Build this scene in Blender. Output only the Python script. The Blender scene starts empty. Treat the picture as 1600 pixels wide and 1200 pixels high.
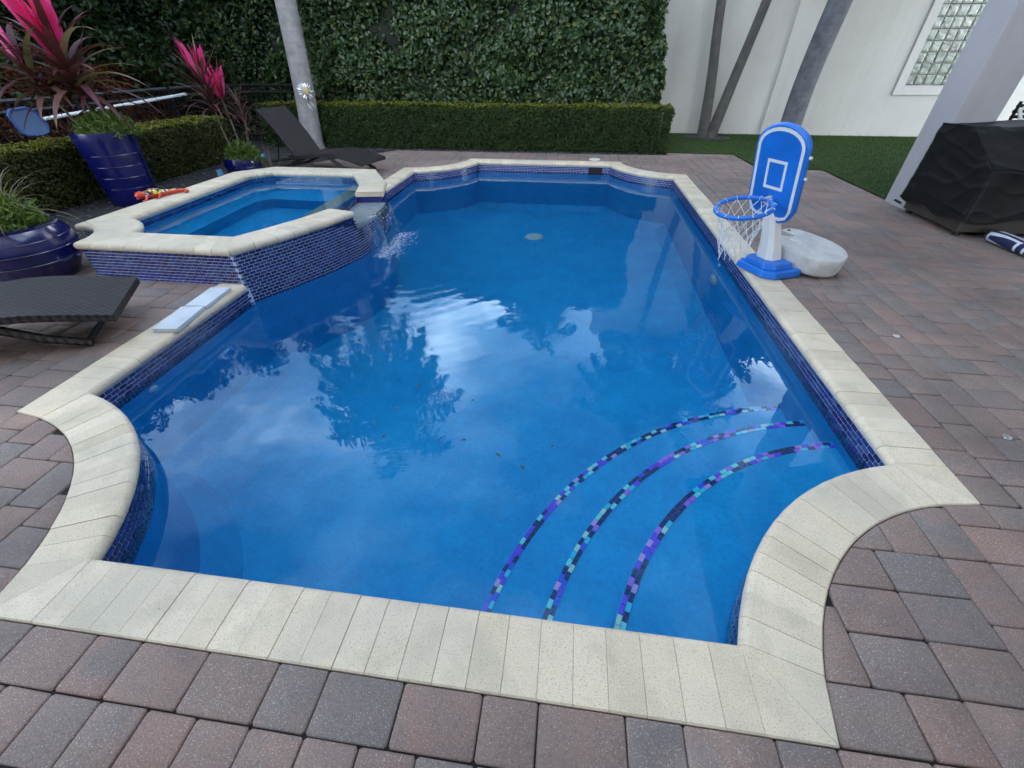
import bpy, bmesh, math, random
import numpy as np
from mathutils import Vector, Matrix, noise as mnoise
random.seed(7); rng = np.random.default_rng(7)
SC = bpy.context.scene
COL = SC.collection
R_ = math.radians

# ------------------------------------------------------------------ camera
PITCH, ROLL, YAW = R_(37.96), R_(0.17), R_(-7.43)
FPX = 655.8
CAM = np.array([0.0, -0.394, 1.45])
def cam_axes():
    cy, sy = math.cos(YAW), math.sin(YAW)
    fw = np.array([sy*math.cos(PITCH), cy*math.cos(PITCH), -math.sin(PITCH)])
    rt = np.array([cy, -sy, 0.0]); dn = np.cross(fw, rt)
    c, s = math.cos(ROLL), math.sin(ROLL)
    return c*rt + s*dn, -s*rt + c*dn, fw
AX = np.array(cam_axes())
cd = bpy.data.cameras.new('camera'); cam = bpy.data.objects.new('camera', cd); COL.objects.link(cam)
cd.sensor_width = 36; cd.lens = FPX/1600*36; cd.clip_start = .05; cd.clip_end = 2000
rt, dn, fw = AX
cam.matrix_world = Matrix(((rt[0], -dn[0], -fw[0], CAM[0]), (rt[1], -dn[1], -fw[1], CAM[1]), (rt[2], -dn[2], -fw[2], CAM[2]), (0, 0, 0, 1)))
SC.camera = cam
def proj(p):
    q = AX @ (np.asarray(p, float) - CAM)
    return 800 + FPX*q[0]/q[2], 600 + FPX*q[1]/q[2], q[2]
def back(u, v, z=0.0):
    d = AX.T @ np.array([(u-800)/FPX, (v-600)/FPX, 1]); return CAM + (z-CAM[2])/d[2]*d

# ------------------------------------------------------------------ world, sun, exposure
SUN_EL, SUN_AZ = R_(18), R_(53)          # azimuth clockwise from +Y
w = bpy.data.worlds.new('World'); SC.world = w; w.use_nodes = True
nt = w.node_tree; nt.nodes.clear()
out = nt.nodes.new('ShaderNodeOutputWorld'); bg = nt.nodes.new('ShaderNodeBackground')
sky = nt.nodes.new('ShaderNodeTexSky'); sky.sky_type = 'NISHITA'; sky.sun_disc = False
sky.sun_elevation = SUN_EL; sky.sun_rotation = SUN_AZ; sky.air_density = 1.0; sky.dust_density = 1.0; sky.ozone_density = 1.0
tc = nt.nodes.new('ShaderNodeTexCoord'); mp = nt.nodes.new('ShaderNodeMapping'); mp.inputs['Scale'].default_value = (1, 1, 2.2)
nz = nt.nodes.new('ShaderNodeTexNoise'); nz.inputs['Scale'].default_value = 1.6; nz.inputs['Detail'].default_value = 7; nz.inputs['Roughness'].default_value = .55
cr = nt.nodes.new('ShaderNodeValToRGB'); cr.color_ramp.elements[0].position = .40; cr.color_ramp.elements[1].position = .66
cr.color_ramp.elements[0].color = (.03, .03, .03, 1); cr.color_ramp.elements[1].color = (.92, .92, .92, 1)
mx = nt.nodes.new('ShaderNodeMix'); mx.data_type = 'RGBA'
cc2 = nt.nodes.new('ShaderNodeValToRGB'); cc2.color_ramp.elements[0].position = .52; cc2.color_ramp.elements[1].position = .72
cc2.color_ramp.elements[0].color = (.26, .345, .45, 1); cc2.color_ramp.elements[1].color = (.92, .94, .97, 1)
sc2 = nt.nodes.new('ShaderNodeVectorMath'); sc2.operation = 'SCALE'; sc2.inputs['Scale'].default_value = 90
nt.links.new(tc.outputs['Generated'], mp.inputs['Vector']); nt.links.new(mp.outputs['Vector'], nz.inputs['Vector'])
sx_ = nt.nodes.new('ShaderNodeSeparateXYZ'); nt.links.new(tc.outputs['Generated'], sx_.inputs[0])
el = nt.nodes.new('ShaderNodeMapRange'); el.inputs['From Min'].default_value = 0; el.inputs['From Max'].default_value = 1; el.inputs['To Min'].default_value = .11; el.inputs['To Max'].default_value = -.10
nt.links.new(sx_.outputs[2], el.inputs['Value']); ad = nt.nodes.new('ShaderNodeMath'); nt.links.new(nz.outputs['Fac'], ad.inputs[0]); nt.links.new(el.outputs[0], ad.inputs[1])
nt.links.new(ad.outputs[0], cr.inputs['Fac']); nt.links.new(cr.outputs['Color'], mx.inputs['Factor'])
nt.links.new(ad.outputs[0], cc2.inputs['Fac']); nt.links.new(cc2.outputs['Color'], sc2.inputs[0]); nt.links.new(sc2.outputs['Vector'], mx.inputs['B'])
nt.links.new(sky.outputs['Color'], mx.inputs['A']); nt.links.new(mx.outputs['Result'], bg.inputs['Color'])
bg.inputs['Strength'].default_value = .10
nt.links.new(bg.outputs['Background'], out.inputs['Surface'])
sd = bpy.data.lights.new('sun', 'SUN'); so = bpy.data.objects.new('sun', sd); COL.objects.link(so)
sd.energy = 2.2; sd.angle = R_(0.6); sd.color = (1, .92, .8)
sdir = Vector((math.sin(SUN_AZ)*math.cos(SUN_EL), math.cos(SUN_AZ)*math.cos(SUN_EL), math.sin(SUN_EL)))
so.rotation_euler = sdir.to_track_quat('Z', 'Y').to_euler()
vs = SC.view_settings; vs.view_transform = 'Standard'; vs.look = 'None'; vs.exposure = 1.06; vs.gamma = 1
SC.render.engine = 'CYCLES'; cy = SC.cycles
cy.use_denoising = True; cy.max_bounces = 8; cy.transparent_max_bounces = 12; cy.transmission_bounces = 8; cy.diffuse_bounces = 4; cy.glossy_bounces = 4
cy.sample_clamp_indirect = 6; cy.caustics_refractive = True; cy.caustics_reflective = True; cy.blur_glossy = .3

# ------------------------------------------------------------------ helpers
def tag(o, label=None, cat=None, group=None, kind=None):
    if label: o['label'] = label
    if cat: o['category'] = cat
    if group: o['group'] = group
    if kind: o['kind'] = kind
    return o
def link(name, me, mat=None, parent=None):
    o = bpy.data.objects.new(name, me); COL.objects.link(o)
    if mat is not None and len(me.materials) == 0: me.materials.append(mat)
    if parent is not None: o.parent = parent
    return o
def pyobj(name, V, F, mat, parent=None, smooth=False):
    me = bpy.data.meshes.new(name); me.from_pydata([tuple(map(float, v)) for v in V], [], [tuple(map(int, f)) for f in F])
    if smooth: me.shade_smooth()
    me.update(); return link(name, me, mat, parent)
def empty(name, loc=(0, 0, 0), label=None, cat=None, group=None, kind=None):
    o = bpy.data.objects.new(name, None); COL.objects.link(o); o.location = loc; o.empty_display_size = .1
    return tag(o, label, cat, group, kind)
def put(o, parent):          # keep world-space mesh under a parent that stands elsewhere
    o.parent = parent; o.matrix_parent_inverse = Matrix.Translation(-Vector(parent.location)); return o
class MB:
    def __init__(s): s.v = []; s.f = []
    def add(s, V, F):
        b = len(s.v); s.v += [tuple(map(float, p)) for p in V]; s.f += [tuple(b+i for i in f) for f in F]
    def box(s, x0, x1, y0, y1, z0, z1, M=None):
        V = [(x, y, z) for z in (z0, z1) for y in (y0, y1) for x in (x0, x1)]
        if M is not None: V = [tuple(M @ Vector(p)) for p in V]
        s.add(V, [(0, 2, 3, 1), (4, 5, 7, 6), (0, 1, 5, 4), (2, 6, 7, 3), (0, 4, 6, 2), (1, 3, 7, 5)])
    def tube(s, pts, rad, n=8, cap=True, flat=1.0):
        pts = [Vector(p) for p in pts]; rad = rad if hasattr(rad, '__len__') else [rad]*len(pts)
        V = []; ref = None
        for i, p in enumerate(pts):
            t = (pts[min(i+1, len(pts)-1)] - pts[max(i-1, 0)]).normalized()
            if ref is None: ref = Vector((0, 0, 1)) if abs(t.z) < .9 else Vector((1, 0, 0))
            a = t.cross(ref).normalized(); b = a.cross(t).normalized(); ref = b
            for k in range(n):
                an = 2*math.pi*k/n; V.append(p + a*math.cos(an)*rad[i] + b*math.sin(an)*rad[i]*flat)
        m = len(pts); F = [(i*n+k, i*n+(k+1) % n, (i+1)*n+(k+1) % n, (i+1)*n+k) for i in range(m-1) for k in range(n)]
        if cap: F += [tuple(range(n))[::-1], tuple((m-1)*n+k for k in range(n))]
        s.add(V, F)
    def lathe(s, prof, c=(0, 0, 0), n=40):
        V = []; F = []
        for r, z in prof:
            for k in range(n): a = 2*math.pi*k/n; V.append((c[0]+r*math.cos(a), c[1]+r*math.sin(a), c[2]+z))
        for i in range(len(prof)-1):
            for k in range(n): F.append((i*n+k, i*n+(k+1) % n, (i+1)*n+(k+1) % n, (i+1)*n+k))
        s.add(V, F)
    def torus(s, c, R, r, n=36, m=10, M=None):
        V = []
        for i in range(n):
            a = 2*math.pi*i/n
            for j in range(m):
                b = 2*math.pi*j/m; p = Vector(((R+r*math.cos(b))*math.cos(a), (R+r*math.cos(b))*math.sin(a), r*math.sin(b)))
                V.append(Vector(c) + (M @ p if M is not None else p))
        s.add(V, [(i*m+j, ((i+1) % n)*m+j, ((i+1) % n)*m+(j+1) % m, i*m+(j+1) % m) for i in range(n) for j in range(m)])
    def prism(s, poly, z0, z1):
        n = len(poly); s.add([(x, y, z0) for x, y in poly] + [(x, y, z1) for x, y in poly],
            [tuple(range(n))[::-1], tuple(range(n, 2*n))] + [(i, (i+1) % n, n+(i+1) % n, n+i) for i in range(n)])
    def build(s, name, mat, parent=None, smooth=False, bevel=0, at=None):
        V = s.v
        if at is not None: V = [(p[0]-at[0], p[1]-at[1], p[2]-at[2]) for p in V]
        o = pyobj(name, V, s.f, mat, parent, smooth)
        if at is not None: o.location = at
        if bevel:
            md = o.modifiers.new('bevel', 'BEVEL'); md.width = bevel; md.segments = 2; md.limit_method = 'ANGLE'
        if smooth: autos(o)
        return o
def autos(o, ang=40):
    me = o.data; me.shade_smooth()
    try: me.set_sharp_from_angle(angle=R_(ang))
    except Exception: pass
def npmesh(name, V, quads, mat, parent=None, smooth=False):
    V = np.asarray(V, np.float32); quads = np.asarray(quads, np.int32)
    me = bpy.data.meshes.new(name); nv, nf, k = len(V), len(quads), quads.shape[1]
    me.vertices.add(nv); me.vertices.foreach_set('co', V.ravel())
    me.loops.add(nf*k); me.loops.foreach_set('vertex_index', quads.ravel())
    me.polygons.add(nf); me.polygons.foreach_set('loop_start', np.arange(nf, dtype=np.int32)*k)
    me.update(calc_edges=True); me.validate(); return link(name, me, mat, parent)

# ------------------------------------------------------------------ materials
def nodes(name):
    m = bpy.data.materials.new(name); m.use_nodes = True; t = m.node_tree; b = t.nodes['Principled BSDF']; return m, t, b
def N(t, typ, **kw):
    n = t.nodes.new('ShaderNode'+typ)
    for k, v in kw.items():
        if k in n.inputs: n.inputs[k].default_value = v
        else: setattr(n, k, v)
    return n
def mixc(t, fac, a, b, mode='MIX'):
    n = t.nodes.new('ShaderNodeMix'); n.data_type = 'RGBA'; n.blend_type = mode
    for key, val in (('Factor', fac), ('A', a), ('B', b)):
        if hasattr(val, 'links'): t.links.new(val, n.inputs[key])
        elif key == 'Factor': n.inputs[key].default_value = val
        else: n.inputs[key].default_value = tuple(val) + ((1,) if len(val) == 3 else ())
    return n.outputs['Result']
def ramp(t, src, stops, interp='LINEAR'):
    n = t.nodes.new('ShaderNodeValToRGB'); r = n.color_ramp; r.interpolation = interp
    while len(r.elements) > len(stops): r.elements.remove(r.elements[-1])
    while len(r.elements) < len(stops): r.elements.new(1)
    for e, (p, c) in zip(r.elements, stops):
        e.position = p; e.color = (c, c, c, 1) if not hasattr(c, '__len__') else tuple(c) + (1,)
    t.links.new(src, n.inputs['Fac']); return n.outputs['Color']
def noise(t, scale, detail=4, rough=.6, vec=None, dist=0):
    n = N(t, 'TexNoise'); n.inputs['Scale'].default_value = scale; n.inputs['Detail'].default_value = detail; n.inputs['Roughness'].default_value = rough; n.inputs['Distortion'].default_value = dist
    if vec is None: vec = pos(t)
    t.links.new(vec, n.inputs['Vector']); return n.outputs['Fac']
def pos(t):
    for n in t.nodes:
        if n.bl_idname == 'ShaderNodeNewGeometry': return n.outputs['Position']
    return N(t, 'NewGeometry').outputs['Position']
def math_(t, op, a, b=0.0, c=None):
    n = t.nodes.new('ShaderNodeMath'); n.operation = op
    for i, v in enumerate((a, b, c)):
        if v is None: continue
        if hasattr(v, 'links'): t.links.new(v, n.inputs[i])
        else: n.inputs[i].default_value = v
    return n.outputs[0]
def bump(t, b, h, strength, dist=.01):
    n = N(t, 'Bump'); n.inputs['Strength'].default_value = strength; n.inputs['Distance'].default_value = dist
    t.links.new(h, n.inputs['Height']); t.links.new(n.outputs['Normal'], b.inputs['Normal']); return n
def rnd(t):     # one random number per object and per loose piece
    o = N(t, 'ObjectInfo').outputs['Random']; g = None
    for n in t.nodes:
        if n.bl_idname == 'ShaderNodeNewGeometry': g = n
    g = g or N(t, 'NewGeometry')
    return math_(t, 'FRACT', math_(t, 'ADD', o, g.outputs['Random Per Island']))
def simple(name, col, rough=.6, metal=0, var=.15, vs=6, bs=0, bst=.2, spec=.5, coat=0, rv=0):
    m, t, b = nodes(name); b.inputs['Roughness'].default_value = rough; b.inputs['Metallic'].default_value = metal
    b.inputs['Specular IOR Level'].default_value = spec; b.inputs['Coat Weight'].default_value = coat; b.inputs['Coat Roughness'].default_value = .08
    lo = tuple(c*(1-var) for c in col); hi = tuple(min(1, c*(1+var)) for c in col)
    c = mixc(t, ramp(t, noise(t, vs), [(.3, 0), (.7, 1)]), lo, hi)
    if rv:
        k = math_(t, 'ADD', 1-rv, math_(t, 'MULTIPLY', rnd(t), 2*rv)); v = N(t, 'CombineColor')
        for i in range(3): t.links.new(k, v.inputs[i])
        c = mixc(t, 1.0, c, v.outputs['Color'], 'MULTIPLY')
    t.links.new(c, b.inputs['Base Color'])
    if bs: bump(t, b, noise(t, bs, 5), bst)
    return m
def paver_mat():
    m, t, b = nodes('paver_concrete'); r = rnd(t)
    pal = ramp(t, r, [(0, (0.2357, 0.1433, 0.1167)), (.25, (0.2857, 0.1706, 0.1344)), (.45, (0.2264, 0.1706, 0.1450)), (.62, (0.1765, 0.1515, 0.1402)), (.8, (0.2599, 0.1677, 0.1344)), (1, (0.3111, 0.1977, 0.1567))])
    pal2 = ramp(t, math_(t, 'FRACT', math_(t, 'MULTIPLY', r, 7.31)), [(0, (0.1735, 0.1501, 0.1402)), (.5, (0.2937, 0.1814, 0.1439)), (1, (0.2022, 0.1582, 0.1402))])
    c = mixc(t, ramp(t, noise(t, 9, 3), [(.38, 0), (.62, .8)]), pal, pal2)
    c = mixc(t, ramp(t, noise(t, 170, 3, .7), [(.3, .55), (.5, .0), (.7, .0)]), c, (.055, .05, .05))
    sp = ramp(t, noise(t, 260, 1, .5), [(.62, 0), (.70, 1)]); c = mixc(t, math_(t, 'MULTIPLY', sp, .5), c, (.62, .59, .57))
    c = mixc(t, ramp(t, noise(t, 1.1, 4), [(.4, 0), (.7, .55)]), c, (.075, .062, .058))
    c = mixc(t, ramp(t, noise(t, 3.3, 5, .7), [(.58, 0), (.75, .35)]), c, (.26, .235, .225))
    t.links.new(c, b.inputs['Base Color']); b.inputs['Roughness'].default_value = .78
    bump(t, b, math_(t, 'ADD', noise(t, 220, 4, .7), math_(t, 'MULTIPLY', noise(t, 25, 3), 2.0)), .42, .004); return m
def coping_mat():
    m, t, b = nodes('cast_coping_stone'); r = rnd(t)
    c = ramp(t, r, [(0, (0.6042, 0.4824, 0.3401)), (.3, (0.6996, 0.5636, 0.4108)), (.6, (0.6360, 0.5111, 0.3666)), (1, (0.7314, 0.5971, 0.4417))])
    c = mixc(t, ramp(t, noise(t, 240, 2, .6), [(.33, .75), (.43, 0)]), c, (.24, .215, .17))
    c = mixc(t, ramp(t, noise(t, 130, 3, .6), [(.55, 0), (.75, .45)]), c, (.72, .7, .63))
    c = mixc(t, ramp(t, noise(t, 5, 5, .65), [(.48, 0), (.72, .5)]), c, (.33, .29, .2))
    c = mixc(t, ramp(t, noise(t, 1.7, 3), [(.45, 0), (.68, .4)]), c, (.36, .34, .30))
    c = mixc(t, ramp(t, noise(t, 17, 3, .5), [(.72, 0), (.79, .5)]), c, (.17, .16, .14))
    t.links.new(c, b.inputs['Base Color']); b.inputs['Roughness'].default_value = .72
    bump(t, b, math_(t, 'ADD', noise(t, 260, 3), noise(t, 60, 3)), .25, .003); return m
def tile_mat():
    m, t, b = nodes('blue_glass_tile'); r = rnd(t)
    c = ramp(t, r, [(0, (0.0048, 0.0064, 0.0680)), (.3, (0.0080, 0.0128, 0.1200)), (.5, (0.0144, 0.0280, 0.1520)), (.68, (0.0240, 0.0520, 0.1600)), (.86, (0.0096, 0.0160, 0.1680)), (.93, (0.0400, 0.0800, 0.1920)), (1, (0.0320, 0.0960, 0.2000))], 'CONSTANT')
    c = mixc(t, ramp(t, noise(t, 60, 3), [(.4, 0), (.8, .35)]), c, (.04, .06, .18))
    t.links.new(c, b.inputs['Base Color']); b.inputs['Roughness'].default_value = .16; b.inputs['Coat Weight'].default_value = .4
    bump(t, b, noise(t, 50, 2), .12, .004); return m
def iri_mat():
    m, t, b = nodes('iridescent_glass_tile'); r = rnd(t)
    c = ramp(t, r, [(0, (.012, .018, .13)), (.30, (.2, .06, .75)), (.45, (.6, .16, .75)), (.55, (.04, .6, .75)), (.66, (.05, .1, .75)), (.73, (.012, .018, .11)), (.78, (.25, .8, .72)), (.88, (.85, .35, .68)), (.94, (.68, .8, .6))], 'CONSTANT')
    c = mixc(t, ramp(t, noise(t, 90, 3, .7), [(.5, 0), (.75, .4)]), c, (.2, .3, .7))
    t.links.new(c, b.inputs['Base Color']); b.inputs['Roughness'].default_value = .12
    return m
def leaf_mat(name, c0, c1, c2=None, rough=.45, trans=.25, spec=.4):
    m, t, b = nodes(name); r = rnd(t)
    stops = [(0, c0), (.75, c1)] + ([(1, c2)] if c2 else [])
    c = ramp(t, r, stops); c = mixc(t, ramp(t, noise(t, 2.2, 3), [(.35, 0), (.7, .5)]), c, tuple(x*.6 for x in c0))
    t.links.new(c, b.inputs['Base Color']); b.inputs['Roughness'].default_value = rough; b.inputs['Specular IOR Level'].default_value = spec
    tr = N(t, 'BsdfTranslucent'); t.links.new(mixc(t, .5, c, (c1[0]*2, c1[1]*2.2, c1[2]*.6)), tr.inputs['Color'])
    ms = N(t, 'MixShader'); ms.inputs[0].default_value = trans
    t.links.new(b.outputs[0], ms.inputs[1]); t.links.new(tr.outputs[0], ms.inputs[2])
    t.links.new(ms.outputs[0], t.nodes['Material Output'].inputs['Surface']); return m
SPL = (-1.86, 3.95)          # where the spill falls into the pool
def water_mat(name, amp, ring=True):
    m, t, b = nodes(name); t.nodes.remove(b)
    g = N(t, 'BsdfGlass'); g.inputs['IOR'].default_value = 1.333; g.inputs['Roughness'].default_value = 0; g.inputs['Color'].default_value = (.72, .92, 1, 1)
    p = pos(t)
    h = math_(t, 'ADD', math_(t, 'MULTIPLY', noise(t, 3.2, 2, .5, dist=.6), 1.0), math_(t, 'MULTIPLY', noise(t, 9, 2, .5, dist=.8), .22))
    if ring:
        s = N(t, 'SeparateXYZ'); t.links.new(p, s.inputs[0])
        dx = math_(t, 'SUBTRACT', s.outputs[0], SPL[0]); dy = math_(t, 'SUBTRACT', s.outputs[1], SPL[1])
        d = math_(t, 'SQRT', math_(t, 'ADD', math_(t, 'MULTIPLY', dx, dx), math_(t, 'MULTIPLY', dy, dy)))
        dd = math_(t, 'ADD', d, math_(t, 'MULTIPLY', noise(t, 2.5, 2), .14))
        wv = math_(t, 'SINE', math_(t, 'MULTIPLY', dd, 46.0))
        fall = math_(t, 'POWER', 2.718, math_(t, 'MULTIPLY', d, -.85))
        ch = math_(t, 'MULTIPLY', noise(t, 26, 3, .6, dist=1.2), math_(t, 'POWER', 2.718, math_(t, 'MULTIPLY', d, -1.6)))
        h = math_(t, 'MULTIPLY', h, math_(t, 'ADD', .45, math_(t, 'MULTIPLY', fall, 2.2)))
        h = math_(t, 'ADD', h, math_(t, 'ADD', math_(t, 'MULTIPLY', math_(t, 'MULTIPLY', wv, fall), .42), math_(t, 'MULTIPLY', ch, 1.3)))
    bn = N(t, 'Bump'); bn.inputs['Strength'].default_value = 1; bn.inputs['Distance'].default_value = amp
    t.links.new(h, bn.inputs['Height']); t.links.new(bn.outputs['Normal'], g.inputs['Normal'])
    t.links.new(g.outputs[0], t.nodes['Material Output'].inputs['Surface']); return m
def plaster_mat():
    m, t, b = nodes('blue_pool_plaster')
    c = mixc(t, ramp(t, noise(t, 3.5, 7, .75), [(.35, 0), (.65, 1)]), (.006, .30, .58), (.012, .385, .69))
    c = mixc(t, ramp(t, noise(t, 45, 4, .7), [(.45, 0), (.75, .5)]), c, (.004, .18, .40))
    c = mixc(t, ramp(t, noise(t, 1.1, 6, .7), [(.45, 0), (.7, .4)]), c, (.02, .43, .71))
    t.links.new(c, b.inputs['Base Color']); b.inputs['Roughness'].default_value = .8; return m
def stucco(name, col, bs=90, st=.35):
    m, t, b = nodes(name)
    c = mixc(t, ramp(t, noise(t, 1.2, 5), [(.35, 0), (.7, 1)]), tuple(x*.9 for x in col), col)
    c = mixc(t, ramp(t, noise(t, 22, 4, .7), [(.6, 0), (.8, .25)]), c, tuple(x*.7 for x in col))
    mp = N(t, 'Mapping'); mp.inputs['Scale'].default_value = (5, 5, .35); t.links.new(pos(t), mp.inputs['Vector'])
    c = mixc(t, ramp(t, noise(t, 1.0, 5, .65, mp.outputs['Vector']), [(.5, 0), (.75, .4)]), c, tuple(x*.72 for x in col))
    t.links.new(c, b.inputs['Base Color']); b.inputs['Roughness'].default_value = .85
    bump(t, b, math_(t, 'ADD', noise(t, bs, 5, .7), noise(t, 18, 3)), st, .006); return m
def wicker_mat():
    m, t, b = nodes('dark_wicker'); uv = N(t, 'TexCoord').outputs['Object']
    s = N(t, 'SeparateXYZ'); t.links.new(uv, s.inputs[0])
    a = math_(t, 'SINE', math_(t, 'MULTIPLY', s.outputs[0], 150.)); c_ = math_(t, 'SINE', math_(t, 'MULTIPLY', s.outputs[1], 150.))
    h = math_(t, 'MULTIPLY', a, c_); k = ramp(t, math_(t, 'ADD', math_(t, 'MULTIPLY', h, .5), .5), [(.2, 0), (.8, 1)])
    c = mixc(t, k, (.006, .005, .005), (.04, .031, .03)); c = mixc(t, ramp(t, noise(t, 30, 3), [(.5, 0), (.8, .5)]), c, (.075, .06, .057))
    t.links.new(c, b.inputs['Base Color']); b.inputs['Roughness'].default_value = .5; b.inputs['Specular IOR Level'].default_value = .3
    bump(t, b, h, .8, .004); return m
MAT = dict(
    paver=paver_mat(), coping=coping_mat(), tile=tile_mat(), iri=iri_mat(), plaster=plaster_mat(),
    sand=simple('joint_sand', (.02, .016, .014), .95, var=.3, vs=60, bs=200),
    grout=simple('tile_grout', (.46, .48, .66), .8, var=.15, vs=30),
    cgrout=simple('coping_grout', (.3, .28, .235), .9, var=.25, vs=25, bs=150),
    soil=simple('dark_mulch', (.02, .017, .016), .95, var=.5, vs=30, bs=60, bst=.8),
    pebble=simple('dark_pebble', (.045, .045, .05), .6, var=.3, vs=30, rv=.8),
    turf=simple('turf_backing', (.032, .055, .013), .95, var=.3, vs=40, bs=300),
    blade=leaf_mat('turf_blade', (0.0285, 0.0612, 0.0111), (0.0517, 0.0969, 0.0189), (0.0776, 0.1122, 0.0276), .7, .15, .2),
    wall=stucco('pale_stucco', (.50, .48, .44), 70, .5), col=stucco('lavender_grey_stucco', (.355, .335, .345), 60, .2),
    trim=stucco('trim_stucco', (.53, .51, .47), 60, .15), roof=simple('roof_tile', (.2, .12, .09), .8, var=.2),
    white=simple('white_plastic', (.76, .73, .69), .4, var=.05), wplast=simple('weathered_white_plastic', (.50, .485, .47), .6, var=.2, vs=9, bs=40, bst=.1),
    blue=simple('blue_plastic', (.008, .15, .58), .38, var=.16, vs=5, bs=60, bst=.06), rope=simple('white_rope', (.72, .73, .75), .8, var=.1, vs=50),
    pot=simple('cobalt_glaze', (.0035, .005, .07), .2, var=.25, vs=7, bs=14, bst=.12, coat=.35), cover=simple('black_cover_fabric', (.0017, .0019, .0026), .52, var=.3, vs=14, bs=350, bst=.15, spec=.28),
    brown=simple('brown_metal', (.045, .035, .03), .5, var=.2), rail=simple('weathered_rail', (.055, .058, .065), .35, var=.3), black=simple('black_metal', (.009, .009, .01), .4, var=.2), alu=simple('pale_aluminium', (.8, .82, .85), .35, metal=.1, var=.08),
    wick=wicker_mat(), dark=simple('dark_core_and_trunk', (.009, .012, .006), .95, var=.5, vs=9), skim=simple('cream_plastic', (.6, .58, .5), .5, var=.06),
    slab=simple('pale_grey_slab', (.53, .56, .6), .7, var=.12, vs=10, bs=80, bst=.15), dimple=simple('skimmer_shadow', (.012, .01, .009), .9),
    lblue=simple('light_blue_plastic', (.16, .40, .66), .5, var=.08), netm=None, silver=simple('polished_metal', (.6, .61, .63), .32, metal=1, var=.05),
    gold=simple('aged_brass', (.42, .34, .16), .5, metal=.4, var=.2, vs=60), soilpot=simple('pot_soil', (.02, .015, .012), .95, var=.4, vs=60, bs=80),
    stem=simple('plant_stem', (.11, .095, .06), .8, var=.3, vs=30), floatleaf=simple('dead_leaf', (.035, .04, .012), .6, var=.4, vs=60))

# ------------------------------------------------------------------ pool outline (offset w in from the deck line)
XL, XR, Y0, Y1 = -2.772, 1.772, 0.0, 7.93
CX = (XL+XR)/2; RDK = 1.02; CW = .232
ACR = (1.84, -.12)
def corner(sx, far, w):      # arc of one scalloped corner, from the side wall to the end wall, at offset w
    cx = CX + sx*(ACR[0]-CX); cy = (Y1-ACR[1]) if far else ACR[1]; r = RDK+w
    xs = CX + sx*(XR-CX-w); ye = (Y1-w) if far else w
    a = (xs, cy + (-1 if far else 1)*math.sqrt(r*r-(xs-cx)**2)); b = (cx - sx*math.sqrt(r*r-(ye-cy)**2), ye)
    return (cx, cy), r, a, b
def arcpts(c, r, a, b, n):
    t0 = math.atan2(a[1]-c[1], a[0]-c[0]); t1 = math.atan2(b[1]-c[1], b[0]-c[0]); d = (t1-t0+math.pi) % (2*math.pi)-math.pi
    return [(c[0]+r*math.cos(t0+d*i/n), c[1]+r*math.sin(t0+d*i/n)) for i in range(n+1)]
def outline(w, n=26):        # counter-clockwise from the front right corner
    P = []
    c, r, a, b = corner(1, False, w); P += arcpts(c, r, b, a, n)
    c, r, a, b = corner(1, True, w); P += arcpts(c, r, a, b, n)
    c, r, a, b = corner(-1, True, w); P += arcpts(c, r, b, a, n)
    c, r, a, b = corner(-1, False, w); P += arcpts(c, r, a, b, n)
    return P
ZW = -.16; WW = CW-.022
POOL = empty('swimming_pool', (CX, 4, 0), 'long in-ground swimming pool with scalloped corners, cream coping and blue waterline tiles', 'swimming pool')
# basin
ol = outline(WW); n = len(ol); zf = lambda y: -1.1-.15*y
V = [(x, y, -.05) for x, y in ol] + [(x, y, zf(y)+.18) for x, y in ol]
mid = (CX, 3.96)
ins = outline(WW+.16); V += [(x, y, zf(y)) for x, y in ins]
F = [(i, n+i, n+(i+1) % n, (i+1) % n) for i in range(n)] + [(n+i, 2*n+i, 2*n+(i+1) % n, n+(i+1) % n) for i in range(n)] + [tuple(range(2*n, 3*n))]
put(pyobj('basin', V, F, MAT['plaster']), POOL)
# grout face behind the waterline tiles
olg = outline(WW+.003); put(pyobj('grout', [(x, y, -.045) for x, y in olg] + [(x, y, -.235) for x, y in olg], [(i, n+i, n+(i+1) % n, (i+1) % n) for i in range(n)], MAT['grout']), POOL)

# coping stones
def stone(A0, A1, B0, B1, z=0.0, th=.058, name='coping_stone', parent=None, jit=True):
    A0, A1, B0, B1 = (np.array(p, float) for p in (A0, A1, B0, B1))
    def prof(A, B):
        d = B-A; L = np.hypot(*d); u = d/max(L, 1e-6); r = th/2; P = []
        for tt, zz in [(0, -th), (0, -.005), (.005, 0)] + [(L-r+r*math.sin(k), -r+r*math.cos(k)) for k in np.linspace(0, math.pi, 8)]:
            q = A+u*tt; P.append((q[0], q[1], z+zz))
        return P
    P0 = prof(A0, B0); P1 = prof(A1, B1); m = len(P0); dz = random.uniform(-.0012, .0012) if jit else 0
    V = [(x, y, q+dz) for x, y, q in P0+P1]
    F = [(i, (i+1) % m, m+(i+1) % m, m+i) for i in range(m)] + [tuple(range(m))[::-1], tuple(range(m, 2*m))]
    a = (A1-A0)+(B1-B0); b = (B0-A0)
    if a[0]*b[1]-a[1]*b[0] < 0: F = [f[::-1] for f in F]
    o = pyobj(name, V, F, MAT['coping']); autos(o, 35); return put(o, parent) if parent else o
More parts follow.
